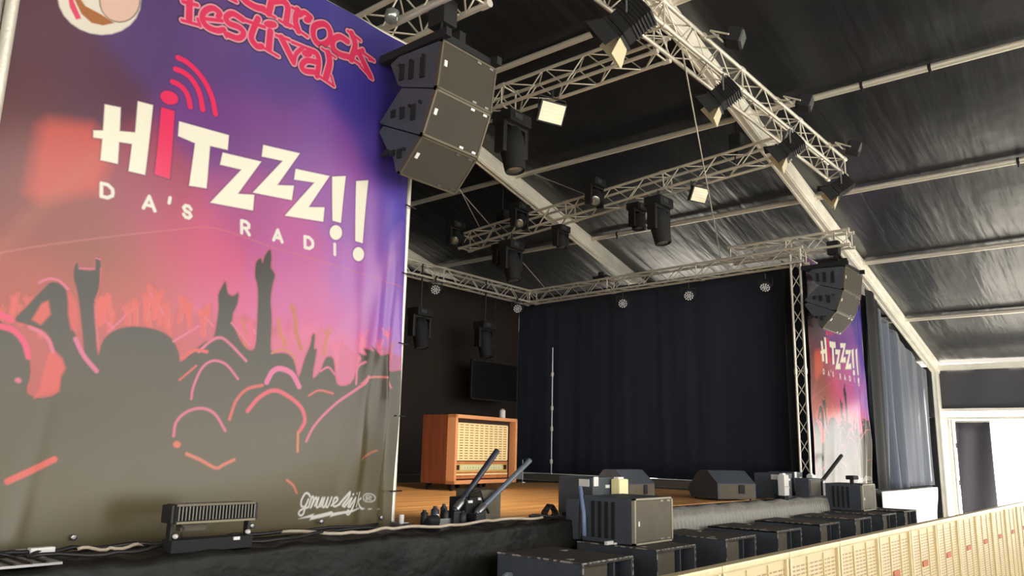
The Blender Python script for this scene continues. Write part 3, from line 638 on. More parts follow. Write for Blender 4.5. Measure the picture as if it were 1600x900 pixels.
def banner(xoff, nu, nv, variant, name, label, parentloc):
    t = thing(name, label, 'banner', parentloc, 'stage front banners')
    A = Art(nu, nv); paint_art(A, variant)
    U, V = A.U, A.V
    r = U/BW; e = np.exp(-((BW-U)/0.45)**2)
    Y = 0.012*np.sin(U*3.1+V*1.1)+0.006*np.sin(V*5-U*2)
    Y += e*(0.022*np.sin((BW-U)*26-V*1.6+0.5*np.sin(V*2))*np.clip(1.2-V/3.4, 0, 1))
    Y += 0.006*np.sin(U*9+V*5)*np.exp(-((V-BH)/0.5)**2)
    Y += -0.075*np.exp(-((U-(2.93+0.03*(V-0.9)))/0.045)**2)*np.clip(1-np.abs(V-1.0)/1.5, 0, 1)
    Y += -0.035*np.exp(-((U-(2.72+0.12*(V-0.9)))/0.05)**2)*np.clip(1-np.abs(V-1.3)/1.5, 0, 1)
    for uu, vv, a, w in ((0.42, 0.35, 0.012, 0.05), (2.75, 0.6, 0.03, 0.07), (0.9, 0.2, 0.006, 0.1)):
        Y += -a*np.exp(-((U-uu-0.1*(V-vv))/w)**2)*np.exp(-((V-vv)/0.9)**2)
    hem = 0.03*np.sin(U*2.0)*np.exp(-(V/0.1)**2)
    co = np.stack([U+xoff, 5.0-0.02+Y, V+1.02+0*hem], -1).reshape(-1, 3)-np.array(parentloc)
    me = bpy.data.meshes.new('printed_sheet')
    idx = np.arange((nu+1)*(nv+1)).reshape(nu+1, nv+1)
    q = np.stack([idx[:-1, :-1], idx[1:, :-1], idx[1:, 1:], idx[:-1, 1:]], -1).reshape(-1, 4)
    me.vertices.add(len(co)); me.vertices.foreach_set('co', co.astype(np.float32).ravel())
    me.loops.add(q.size); me.loops.foreach_set('vertex_index', q.astype(np.int32).ravel())
    me.polygons.add(len(q)); me.polygons.foreach_set('loop_start', np.arange(0, q.size, 4, dtype=np.int32)); me.polygons.foreach_set('loop_total', np.full(len(q), 4, dtype=np.int32))
    me.polygons.foreach_set('use_smooth', np.ones(len(q), bool))
    me.update(); me.validate()
    ca = me.color_attributes.new('print', 'FLOAT_COLOR', 'POINT')
    col = np.ones((len(co), 4), np.float32); col[:, :3] = A.img.reshape(-1, 3)*PRINT_GAIN
    ca.data.foreach_set('color', col.ravel())
    me.materials.append(BM)
    o = bpy.data.objects.new('printed_sheet', me); C.objects.link(o); o.parent = t
    # eyelets along the foot and the sides
    for k in range(6):
        x = xoff+0.12+k*(BW-0.24)/5
        MB(frame((x, 4.955, 1.10), (0, 1, 0))).lathe([(0, 0.008), (0, 0.018), (0.006, 0.018), (0.006, 0.008)], 12).build('eyelet', STEEL, t)
    for k in range(7):
        z_ = 1.3+k*0.6
        MB().tube((xoff+BW-0.04, 4.955, z_), (xoff+BW+0.10, 4.985, z_), 0.006, 6).build('tie', BLKM, t)
    MB().tube((xoff-0.1, 5.03, 1.02+BH+0.02), (xoff+BW+0.05, 5.03, 1.02+BH+0.02), 0.024, 10).build('top_pipe', ALU, t)
    MB().tube((xoff+BW+0.045, 5.03, 1.02), (xoff+BW+0.045, 5.03, 1.02+BH+0.02), 0.027, 12).build('side_pipe', ALU, t)
    return t
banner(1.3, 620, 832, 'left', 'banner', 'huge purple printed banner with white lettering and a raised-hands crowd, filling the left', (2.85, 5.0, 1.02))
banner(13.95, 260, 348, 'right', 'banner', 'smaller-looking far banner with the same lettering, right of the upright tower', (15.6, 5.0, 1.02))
tag(MB().tube((1.265, 4.93, 1.02), (1.265, 4.93, 5.25), 0.036, 12).build('banner_pole', ALU), 'silver pole at the far left frame edge beside the big banner', 'pole')
tag(MB().lathe([(-.06, .03), (-.05, .06), (0, .075), (.05, .06), (.06, .03)], 16, frame((4.05, 4.9, 5.32), (1, -1, -.3))).build('work_lamp', LENS), 'small round lamp on the top edge of the big banner', 'lamp')
# ------------------------------------------------------------------ hanging loudspeakers
def pa(x0, w, dy, side, where):
    prof = [((4.21, 4.84), (4.77, 4.86)), ((4.26, 4.44), (4.71, 4.56)), ((4.40, 4.08), (4.92, 4.28)), ((4.65, 3.81), (4.78, 3.98))]
    pos = ['topmost', 'middle', 'lowest']
    for k in range(3):
        (fy0, fz0), (by0, bz0) = prof[k]; (fy1, fz1), (by1, bz1) = prof[k+1]
        g = 0.006
        lab = '%s black loudspeaker cabinet of the %s hanging array' % (pos[k], side)
        t = thing('line_array_speaker', lab, 'loudspeaker', (x0+w/2, fy1+dy, fz1), 'hanging loudspeakers')
        # body: trapezoid side profile
        poly = [(fy0+dy+0.02, fz0-g), (by0+dy-0.05, bz0-g), (by0+dy+(0.05 if k == 0 else 0), bz0-g-0.04), (by1+dy, bz1+g+0.03), (by1+dy-0.05, bz1+g), (fy1+dy+0.02, fz1+g)]
        MB().prism(poly, 0, x0, x0+w).build('cabinet', BLKP, t)
        fd = Vector((0, fy1-fy0, fz1-fz0)); L = fd.length; F = Matrix((Vector((1, 0, 0)), fd.normalized(), Vector((1, 0, 0)).cross(fd.normalized()))).transposed().to_4x4()
        F.translation = Vector((x0, fy0+dy, fz0))
        n_ = F.to_3x3() @ Vector((0, 0, 1)); s_ = -1 if n_.y > 0 else 1
        MB(F).box((w/2, L/2, 0.004*s_), (w-0.035, L-0.035, 0.02), 0.006).build('grille', PAG, t)
        fr = MB(F)
        for c, s in (((w/2, 0.009, 0), (w, 0.018, 0.035)), ((w/2, L-0.009, 0), (w, 0.018, 0.035)), ((0.009, L/2, 0), (0.018, L, 0.035)), ((w-0.009, L/2, 0), (0.018, L, 0.035))): fr.box(c, s)
        fr.build('edge_frame', mat('array_edge', (92, 84, 68), 0.5, 0.3), t)
        MB(F).box((0.06, L*0.45, 0.018*s_), (0.03, 0.05, 0.008)).build('badge', WHITE, t)
        rg = MB(F)
        for cx in (w-0.22, w-0.07):
            for cy in (0.03, L-0.03): rg.box((cx, cy, 0.016*s_), (0.045, 0.018, 0.008))
        build_split(rg, 'screw_plate', STEEL, t)
        rr = MB()
        for sx in (x0-0.008, x0+w+0.008):
            for q in (0.35, 0.62, 0.85):
                yy0 = fy0+(by0-fy0)*q+dy; zz0 = fz0-0.05; yy1 = fy1+(by1-fy1)*q+dy; zz1 = fz1+(bz1-fz1)*q+0.05
                rr.box((sx, (yy0+yy1)/2, (zz0+zz1)/2), (0.016, 0.05, max(0.05, abs(zz0-zz1)*0.7)))
                rr.tube((sx-0.012, yy0, zz0-0.03), (sx+0.012, yy0, zz0-0.03), 0.016, 8)
        build_split(rr, 'rigging_plate', BLKM, t)
    t = thing('rigging_frame', 'black steel flying frame on top of the %s hanging array' % side, 'rigging', (x0+w/2, 4.5+dy, 4.9), 'flying frames')
    MB().box((x0+0.02, 4.55+dy, 4.895), (0.06, 0.80, 0.07)).box((x0+w-0.02, 4.55+dy, 4.895), (0.06, 0.80, 0.07)).box((x0+w/2, 4.9+dy, 4.895), (w, 0.06, 0.06)).box((x0+w/2, 4.25+dy, 4.895), (w, 0.06, 0.06)).build('frame', BLKM, t)
    MB().box((x0+w/2, 4.55+dy, 5.0), (0.07, 0.5, 0.16)).tube((x0+w/2, 4.5+dy, 5.05), (x0+w/2, 4.5+dy, 5.36), 0.03, 8).build('lifting_bar', BLKM, t)
    t = thing('chain_hoist', 'black chain hoist above the %s hanging array' % side, 'hoist', (x0+w/2, 4.5+dy, 5.3), 'chain hoists')
    MB().box((x0+w/2-0.05, 4.5+dy, 5.28), (0.16, 0.2, 0.24), 0.02).build('motor_body', BLKM, t)
    MB().tube((x0+w/2, 4.5+dy, 5.4), (x0+w/2, 4.5+dy, 5.62), 0.012, 6).build('hook', STEEL, t)
    MB().path([(x0+w/2-.1, 4.45+dy, 5.3), (x0+w/2-.14, 4.42+dy, 5.0), (x0+w/2-.08, 4.4+dy, 4.95), (x0+w/2-.05, 4.45+dy, 5.2)], 0.012).build('chain', BLKM, t)
pa(4.0, 0.65, 0.0, 'left', 'l')
pa(13.6, 0.92, -0.02, 'right', 'r')
# ------------------------------------------------------------------ luminaires
def clamp(T, t, h=0.1):
    MB(T).box((0, 0, h*0.5), (0.04, 0.05, h)).tube((-0.03, 0, h), (0.03, 0, h), 0.034, 10).build('clamp', STEEL, t)
def fresnel(loc, aim, label, hang=1, yaw=0.0, s=1.0, lightdoor=True):
    """barn-door spotlight hung below (hang=1) or standing out (hang=-1) from the truss"""
    loc = Vector(loc); t = thing('barn_door_spotlight', label, 'stage light', loc, 'barn-door spotlights on the front truss')
    F = frame(loc, aim)
    MB(F).box((-0.02*s, 0, 0), (0.34*s, 0.26*s, 0.26*s), 0.02).build('housing', BLKM, t)
    f = MB(F)
    for k in range(7): f.box((-0.17*s+k*0.035*s, 0, 0), (0.012*s, 0.29*s, 0.29*s))
    f.build('cooling_fin', BLK, t)
    MB(F).lathe([(0.15*s, 0.10*s), (0.17*s, 0.115*s), (0.2*s, 0.11*s), (0.185*s, 0.02)], 20).build('lens', LENS, t)
    fr = MB(F)
    for a, b_ in ((1, 0), (-1, 0), (0, 1), (0, -1)):
        fr.box((0.175*s, a*0.14*s, b_*0.14*s), (0.03*s, 0.02*s if a else 0.3*s, 0.02*s if b_ else 0.3*s))
    ff = fr.build('filter_frame', BLK, t)
    for i, (a, b_) in enumerate(((1, 0), (-1, 0), (0, 1), (0, -1))):
        tilt = 0.55
        M_ = Matrix.Translation((0.19*s, a*0.14*s, b_*0.14*s)) @ (Matrix.Rotation(a*tilt, 4, 'Z') if a else Matrix.Rotation(-b_*tilt, 4, 'Y'))
        d = MB(F); W_ = 0.15*s
        P = [(0, -0.12*s), (0.02*s, -0.13*s), (0.19*s, -0.17*s), (0.19*s, 0.17*s), (0.02*s, 0.13*s), (0, 0.12*s)]
        vs = [M_ @ Vector((u, w, 0.003) if b_ else (u, 0.003, w)) for u, w in P]+[M_ @ Vector((u, w, -0.003) if b_ else (u, -0.003, w)) for u, w in P]
        n = len(P)
        d._add(vs, [tuple(range(n)), tuple(range(n, 2*n))[::-1]]+[(j, n+j, n+(j+1) % n, (j+1) % n) for j in range(n)])
        d.build('barn_door', BARN if (lightdoor and i in (1, 3)) else BLKM, ff)
    side = F.to_3x3() @ Vector((0, 1, 0)); U_ = Vector((0, 0, 1))*hang
    y = MB()
    for q in (-1, 1): y.tube(loc+side*0.16*s*q, loc+side*0.16*s*q+U_*0.24*s, 0.012, 6)
    y.tube(loc-side*0.16*s+U_*0.24*s, loc+side*0.16*s+U_*0.24*s, 0.014, 6)
    y.build('yoke', STEEL, t)
    MB().box(loc+U_*0.28*s, (0.05, 0.05, 0.1)).tube(loc+U_*0.33*s-Vector((.03, 0, 0)), loc+U_*0.33*s+Vector((.03, 0, 0)), 0.036, 10).build('clamp', STEEL, t)
    return t
aimF = (0.25, 0.75, -0.75)
for k, (x, lab) in enumerate(((6.22, 'large black barn-door spotlight at the top centre, where the left truss meets the front truss'), (8.37, 'black barn-door spotlight hanging below the middle of the front truss'),
                              (10.47, 'black barn-door spotlight hanging where the middle truss meets the front truss'), (12.6, 'black barn-door spotlight under the lower right end of the front truss'))):
    tl = fresnel((x+0.08, 3.875, 5.94), (-0.25, 0.8, -0.6), lab, 1, s=1.05 if k == 0 else 0.86)
    if k == 0:      # beam added by guess in this spotlight, to warm the boards and the radio
        ld = bpy.data.lights.new('added_spot_beam', 'SPOT'); ld.energy = 1100; ld.color = (1.0, 0.86, 0.66); ld.spot_size = math.radians(62); ld.spot_blend = 1.0; ld.shadow_soft_size = 0.1
        lo_ = bpy.data.objects.new('added_spot_beam', ld); C.objects.link(lo_); p_ = Vector((x+0.0, 4.12, 5.74)); lo_.location = p_
        lo_.rotation_euler = (Vector((7.4, 7.4, 1.0))-p_).to_track_quat('-Z', 'Y').to_euler()
for k, (x, lab) in enumerate(((7.94, 'small spotlight on the audience side of the front truss, upper one'), (10.12, 'small spotlight on the audience side of the front truss, middle one'), (12.18, 'small spotlight on the audience side of the front truss, lowest one near its end'))):
    t = thing('side_spotlight', lab, 'stage light', (x, 3.5, 6.32), 'small spotlights facing the audience')
    F = frame((x, 3.5, 6.34), (0.3, -0.9, -0.35))
    MB(F).box((0, 0, 0), (0.16, 0.24, 0.17), 0.01).build('housing', BLKM, t)
    MB(F).box((0.09, 0, 0), (0.02, 0.21, 0.14)).build('lens', LENS, t)
    g = MB(F)
    for j in range(6): g.box((-0.09, -0.1+j*0.04, 0), (0.03, 0.012, 0.16))
    g.build('cooling_fin', BLK, t)
    MB().tube((x-0.16, 3.5, 6.32), (x-0.16, 3.72, 6.44), 0.012, 6).tube((x+0.16, 3.5, 6.32), (x+0.16, 3.72, 6.44), 0.012, 6).tube((x-0.16, 3.72, 6.44), (x+0.16, 3.72, 6.44), 0.014, 6).build('yoke', ALU, t)
    MB().tube((x, 3.7, 6.44), (x, 3.88, 6.48), 0.02, 8).tube((x-0.04, 3.875, 6.485), (x+0.04, 3.875, 6.485), 0.04, 10).build('clamp', ALU, t)
def tz(y): return 6.25-(y-4.25)/6.7*0.47
def movinghead(loc, label, drop, s=1.0, aim=(0, -0.2, -1), big=False, group='moving heads on the middle truss'):
    """base box hung on top, yoke, round head pointing down"""
    loc = Vector(loc)
    if 'middle' in group and aim == (0, -0.2, -1): drop = (tz(loc.y)-0.13)-(loc.z+0.27*s)
    t = thing('moving_head_light', label, 'stage light', loc, group)
    F = frame(loc, (1, 0, 0))
    bh = 0.13*s
    bs = MB(F).box((0, 0, 0.22*s), (0.34*s, 0.26*s, bh), 0.02*s).build('base', BLKM, t)
    MB(F).box((-0.05*s, -0.135*s, 0.22*s), (0.12*s, 0.01, 0.06*s)).build('display', mat('display_glass', (60, 62, 66), 0.3), bs)
    yk = MB(F)
    for q in (-1, 1): yk.box((q*0.17*s, 0, 0.0), (0.06*s, 0.13*s, 0.34*s), 0.015*s)
    yk.box((0, 0, 0.15*s), (0.36*s, 0.14*s, 0.05*s), 0.01*s)
    yk.build('yoke', BLK, t)
    H = frame(loc-Vector((0, 0, 0.03*s)), aim)
    L = 0.32*s if big else 0.16*s
    hd = MB(H).lathe([(-0.16*s, 0.06*s), (-0.15*s, 0.11*s), (-0.05*s, 0.135*s), (0.06*s, 0.13*s), (L-0.02, 0.11*s), (L, 0.105*s), (L, 0.09*s), (L-0.02, 0.085*s)], 20).build('head', BLKM, t)
    MB(H).lathe([(L-0.02, 0.084*s), (L-0.008, 0.06*s), (L-0.004, 0.02)], 20).build('lens', LENS, hd)
    MB().tube(loc+Vector((0, 0, 0.27*s)), loc+Vector((0, 0, 0.27*s+drop)), 0.018, 8).build('hanging_pipe' if drop > 0.3 else 'clamp', BLK, t)
    return t
# middle truss fixtures
movinghead((10.95, 10.88, 5.83), 'black moving head at the far left end of the middle truss', 0.06, 1.0, aim=(-0.6, -0.5, -0.6))
movinghead((11.45, 10.1, 5.38), 'round black moving head hanging second from the left end of the middle truss', 0.08, 0.9)
movinghead((11.15, 9.55, 5.2), 'long black profile moving head under the left part of the middle truss', 0.25, 1.25, big=True)
movinghead((10.95, 9.2, 5.9), 'black moving head on the side of the middle truss, left of the far roof beam', 0.06, 1.0, aim=(-0.6, -0.5, -0.6))
movinghead((11.45, 8.6, 5.52), 'round black moving head below the middle truss, left of its centre', 0.12, 0.9)
movinghead((10.95, 7.5, 6.02), 'black moving head clamped to the side of the middle truss at its centre', 0.06, 1.05, aim=(-0.6, -0.5, -0.6))
movinghead((11.45, 6.95, 5.62), 'round black moving head below the middle truss, right of its centre', 0.12, 0.95)
movinghead((11.15, 6.35, 5.45), 'long grey-lit profile moving head under the right part of the middle truss', 0.25, 1.25, big=True)
movinghead((7.65, 6.6, 5.75), 'large bronze-lit moving head beside the left hanging loudspeakers', 0.1, 1.3, big=True, group='moving heads on the left truss')
movinghead((7.3, 7.5, 5.72), 'dark moving head half hidden behind the left hanging loudspeakers', 0.1, 1.0, group='moving heads on the left truss')
movinghead((10.37, 11.17, 3.94), 'brownish profile light hanging low on a pipe beside the big banner edge', 0.95, 1.25, big=True, group='low hanging lights at the stage back')
movinghead((12.23, 11.17, 3.94), 'dark profile light hanging low on a pipe near the back curtain centre', 0.95, 1.2, big=True, group='low hanging lights at the stage back')
def flood(loc, nrm_, label, w=0.26, h=0.2, tp=0.33):
    t = thing('flood_light', label, 'stage light', loc, 'pale square flood lights')
    F = frame(loc, nrm_)
    MB(F).box((-0.03, 0, 0), (0.06, w+0.04, h+0.04), 0.01).build('housing', BLK, t)
    MB(F).box((0.004, 0, 0), (0.01, w, h)).build('face', FLOODF, t)
    g = MB(F)
    for k in range(5): g.box((0.011, 0, -h/2+h*(k+0.5)/5), (0.004, w*0.94, 0.006))
    g.build('led_row', WHITE, t)
    s_ = F.to_3x3() @ Vector((0, 1, 0)); l = Vector(loc)
    MB().tube(l+s_*(w/2+.03), l+s_*(w/2+.03)+Vector((0, 0, .2)), .008, 6).tube(l-s_*(w/2+.03), l-s_*(w/2+.03)+Vector((0, 0, .2)), .008, 6).tube(l+s_*(w/2+.03)+Vector((0, 0, .2)), l-s_*(w/2+.03)+Vector((0, 0, .2)), .01, 6).tube(l+Vector((0, 0, .2)), l+Vector((0, 0, tp)), .02, 6).build('bracket', BLK, t)
flood((7.4, 5.72, 5.83), (-0.3, -0.8, -0.45), 'pale square flood light hanging under the left truss beside the loudspeakers', 0.34, 0.24)
flood((11.3, 5.68, 5.78), (-0.3, -0.8, -0.45), 'pale square flood light hanging under the middle truss', 0.30, 0.22, 0.22)
def par(loc, aim, label):
    t = thing('par_light', label, 'stage light', loc, 'round LED lights under the stage truss')
    F = frame(loc, aim)
    MB(F).lathe([(-0.14, 0.04), (-0.12, 0.09), (0.0, 0.115), (0.04, 0.115), (0.04, 0.10)], 20).build('housing', BLK, t)
    d = MB(F); d.lathe([(0.03, 0.10), (0.036, 0.04)], 20)
    fp = d.build('face_plate', mat('par_face', (120, 120, 118), 0.3, 0.5), t)
    c = MB(F)
    for r_, n in ((0, 1), (0.038, 6), (0.076, 11)):
        for k in range(n):
            a = 2*math.pi*k/n; M_ = Matrix.Translation((0, r_*math.cos(a), r_*math.sin(a)))
            c.lathe([(0.036, 0.017), (0.05, 0.014), (0.054, 0.004)], 10, M_)
    c.build('led_lens', mat('led_lens', (225, 228, 230), 0.15), fp)
    s_ = F.to_3x3() @ Vector((0, 1, 0)); l = Vector(loc)
    MB().tube(l+s_*.13, l+s_*.13+Vector((0, 0, .14)), .01, 6).tube(l-s_*.13, l-s_*.13+Vector((0, 0, .14)), .01, 6).tube(l+s_*.13+Vector((0, 0, .14)), l-s_*.13+Vector((0, 0, .14)), .01, 6).tube(l+Vector((0, 0, .14)), l+Vector((0, 0, .24)), .02, 6).build('yoke', BLK, t)
par((10.67, 11.1, 4.72), (-0.7, -0.9, -0.5), 'round LED light under the back truss beside the big banner')
par((13.2, 11.1, 4.72), (-0.7, -0.9, -0.5), 'dim round LED light near the back corner of the stage truss')
par((13.85, 8.77, 4.70), (-0.9, -0.6, -0.5), 'round LED light under the side truss, leftmost over the black side curtain')
par((13.85, 7.25, 4.70), (-0.9, -0.5, -0.5), 'round LED light under the middle of the side truss')
par((13.85, 5.69, 4.70), (-0.9, -0.1, -0.9), 'round LED light under the side truss next to the tower')
t = thing('follow_fixture', 'small black fixture lying on top of the side truss', 'stage light', (13.9, 9.3, 5.3))
MB().box((13.9, 9.3, 5.3), (0.3, 0.35, 0.08), 0.02).build('base', BLKM, t); MB().lathe([(-.06, .03), (-.05, .06), (.05, .06), (.06, .03)], 14, frame((13.9, 9.35, 5.39), (0, 0, 1))).build('head', BLKM, t)
# ------------------------------------------------------------------ radio prop on wheels
q0, q1, q2 = Vector((8.706, 8.548, 0)), Vector((10.419, 8.765, 0)), Vector((9.06, 9.501, 0))
u = (q1-q0).normalized(); RW = (q1-q0).length
RF = Matrix((u, Vector((-u.y, u.x, 0)), Vector((0, 0, 1)))).transposed().to_4x4(); RF.translation = Vector((q0.x, q0.y, 0))
z0, z1 = 1.12, 2.16
RD = 0.54
t = thing('giant_radio', 'oversized vintage wooden radio on castors standing on the stage', 'radio', (9.6, 9.1, ZS))
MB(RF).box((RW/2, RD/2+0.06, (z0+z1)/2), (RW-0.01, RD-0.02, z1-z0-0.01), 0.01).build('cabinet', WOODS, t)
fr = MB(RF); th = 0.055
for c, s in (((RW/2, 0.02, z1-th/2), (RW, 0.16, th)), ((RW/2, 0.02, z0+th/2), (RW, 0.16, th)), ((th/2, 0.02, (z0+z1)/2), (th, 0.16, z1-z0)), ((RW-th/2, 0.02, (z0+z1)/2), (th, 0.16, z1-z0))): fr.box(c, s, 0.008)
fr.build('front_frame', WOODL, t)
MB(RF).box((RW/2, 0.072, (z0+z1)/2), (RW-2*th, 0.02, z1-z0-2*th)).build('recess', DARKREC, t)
gx0, gx1, gz0, gz1 = 0.075, RW-0.17, z0+0.36, z1-0.13
CL = mat('radio_speaker_cloth', (246, 226, 172), 0.8)
MB(RF).box(((gx0+gx1)/2, 0.052, (gz0+gz1)/2), (gx1-gx0, 0.03, gz1-gz0)).build('speaker_cloth', mat('radio_cloth_dark', (168, 134, 84), 0.8, bump=(200, .3)), t)
sq = MB(RF)
for i in range(12):
    x = gx0+(gx1-gx0)*(i)/11; sq.box((x, 0.034, (gz0+gz1)/2), (0.036, 0.008, gz1-gz0))
for j in range(15):
    z_ = gz0+(gz1-gz0)*j/14; sq.box(((gx0+gx1)/2, 0.033, z_), (gx1-gx0, 0.008, 0.024))
sq.build('cloth_weave', CL, t)
cp = MB(RF).box(((gx0+gx1)/2, 0.048, z0+0.205), (gx1-gx0+0.02, 0.05, 0.26), 0.006).build('control_panel', WOODF, t)
MB(RF).box(((gx0+gx1)/2, 0.02, z0+0.235), (gx1-gx0-0.06, 0.02, 0.12), 0.004).build('dial_frame', mat('dial_brass', (226, 196, 120), 0.4, 0.3), cp)
MB(RF).box(((gx0+gx1)/2, 0.008, z0+0.245), (gx1-gx0-0.34, 0.012, 0.075)).build('dial_glass', mat('dial_glass', (214, 218, 176), 0.25), cp)
for x in (gx0+0.09, gx1-0.09): MB(RF).box((x, 0.006, z0+0.245), (0.07, 0.02, 0.075)).build('dial_window', mat('dial_window', (40, 30, 22), 0.3), cp)
MB(RF).box(((gx0+gx1)/2, 0.015, z0+0.14), (gx1-gx0-0.04, 0.03, 0.022)).build('trim_strip', mat('ivory_strip', (240, 226, 176), 0.4), cp)
tk = MB(RF)
for k in range(14): tk.box((gx0+0.27+k*(gx1-gx0-0.54)/13, 0.0005, z0+0.238), (0.006, 0.004, 0.03 if k % 2 else 0.018))
tk.build('dial_mark', mat('dial_mark', (150, 130, 90), 0.5), cp)
for x in (0.12, RW-0.12, RW/2):
    for y in (0.08, RD-0.02):
        cst = MB(RF); cst.box((x, y, ZS+0.09), (0.1, 0.07, 0.02)); cst.tube((x, y-0.02, ZS+0.043), (x, y+0.02, ZS+0.043), 0.04, 14)
        for s_ in (-.028, .028): cst.box((x, y+s_, ZS+0.062), (0.04, 0.006, 0.06))
        cst.build('castor', BLK, t)
tb = px(796, 640, 1, 9.1)
t = thing('white_lamp', 'small white cylinder standing on the radio top right corner', 'lamp', (RF @ Vector((RW-0.08, 0.2, z1))))
F = RF.copy(); c0 = RF @ Vector((RW-0.08, 0.2, z1))
MB().lathe([(0, 0.045), (0.005, 0.05), (0.14, 0.05), (0.145, 0.045)], 16, frame(c0, (0, 0, 1))).build('body', WHITE, t)
MB().lathe([(0.145, 0.03), (0.165, 0.03), (0.17, 0.02)], 16, frame(c0, (0, 0, 1))).build('cap', mat('lamp_cap', (180, 160, 120), 0.4), t)
# screen frame hung in front of the back curtain, chrome stand, small things upstage
t = thing('dark_screen', 'black flat screen with a thin frame on the back curtain above the radio', 'screen', (13.3, 11.7, 2.75))
MB().box((12.84, 11.42, 3.085), (1.46, 0.05, 0.80), 0.006).build('panel', mat('screen_black', (8, 8, 9), 0.4), t)
s = MB()
for c, q in (((12.84, 11.39, 3.49), (1.50, 0.03, 0.02)), ((12.84, 11.39, 2.68), (1.50, 0.03, 0.02)), ((12.10, 11.39, 3.085), (0.02, 0.03, 0.83)), ((13.58, 11.39, 3.085), (0.02, 0.03, 0.83))): s.box(c, q)
s.build('frame', mat('screen_frame', (40, 38, 36), 0.5), t)
MB().tube((12.84, 11.43, 3.45), (12.84, 11.43, 5.0), 0.015, 8).build('hanging_pole', BLKM, t)
t = thing('chrome_stand', 'tall chrome pole in the far stage corner', 'stand', (14.05, 10.75, ZS))
MB().tube((14.05, 10.75, ZS), (14.05, 10.75, ZS+2.9), 0.02, 12).build('pole', STEEL, t)
for z_ in (0.4, 1.1, 1.55, 2.3): MB().lathe([(-0.05, 0.02), (-0.04, 0.034), (0.04, 0.034), (0.05, 0.02)], 14, frame((14.05, 10.75, ZS+z_), (0, 0, 1))).build('collar', WHITE, t)
MB().tube((14.05, 10.75, ZS), (14.05, 10.75, ZS+0.03), 0.16, 20).build('foot', STEEL, t)
t = thing('microphone_stand', 'short thin microphone stand at the back of the stage right of the radio', 'stand', (12.4, 10.2, ZS))
MB().tube((12.4, 10.2, ZS+0.02), (12.4, 10.2, ZS+0.45), 0.01, 8).build('pole', STEEL, t); MB().tube((12.4, 10.2, ZS), (12.4, 10.2, ZS+0.02), 0.09, 16).build('foot', STEEL, t)
MB().tube((12.3, 10.2, ZS+0.44), (12.52, 10.2, ZS+0.47), 0.012, 8).build('boom', BLK, t)
t = thing('dark_case', 'low black case on the stage right of the radio', 'case', (12.5, 11.0, ZS))
MB().box((12.2, 11.0, ZS+0.22), (1.0, 0.5, 0.24), 0.05).build('body', BLKM, t); MB().box((12.2, 11.0, ZS+0.05), (1.1, 0.55, 0.09), 0.01).build('tray', BLK, t)
# ------------------------------------------------------------------ stage front objects
def cab(t, x, y, z, w, d, h, name='cabinet', m_=BLKP): return MB().box((x+w/2, y+d/2, z+h/2), (w, d, h), 0.012).build(name, m_, t)
# floor wedges
def wedge(x, y, ang, w, d, h, label):
    t = thing('wedge_monitor', label, 'loudspeaker', (x, y, ZS), 'stage wedge monitors')
    F = Matrix.Translation((x, y, ZS+0.03)) @ Matrix.Rotation(ang, 4, 'Z')
    poly = [(0, 0.0), (0, h*0.55), (d*0.32, h), (d*0.62, h*1.0), (d, h*0.35), (d*0.9, 0)]
    MB(F).prism(poly, 0, -w/2, w/2).build('cabinet', BLKP, t)
    MB(F).box((0, 0.002, h*0.27), (w*0.96, 0.012, h*0.5)).build('back_panel', GRILLE, t)
    a = Vector((0, d*0.62, h)); b_ = Vector((0, d, h*0.35)); m_ = (a+b_)/2; dd = b_-a
    G = F @ frame(m_, dd, (1, 0, 0))
    MB(G).box((0, 0, 0), (dd.length*0.94, 0.02, w*0.94)).build('grille', GRILLE, t)
    MB(F).box((w*0.12, -0.008, h*0.35), (0.10, 0.02, 0.12), 0.01).build('handle', BLKM, t)
    for s_ in (-1, 1): MB(F).prism([(p*1.0, q) for p, q in poly], 0, s_*(w/2), s_*(w/2+0.012)).build('side_panel', BLKP, t)
    ft = MB(F)
    for sx in (-w/2+0.05, w/2-0.05):
        for sy in (0.05, d*0.85): ft.tube((sx, sy, -0.02), (sx, sy, 0.002), 0.015, 8)
    build_split(ft, 'foot', BLKM, t)
wedge(9.2, 5.55, math.radians(4), 0.72, 0.58, 0.38, 'black wedge monitor at the stage edge behind the front subwoofers')
wedge(10.75, 4.95, math.radians(-28), 0.62, 0.72, 0.38, 'rounded grey wedge monitor at the stage edge near the tower')
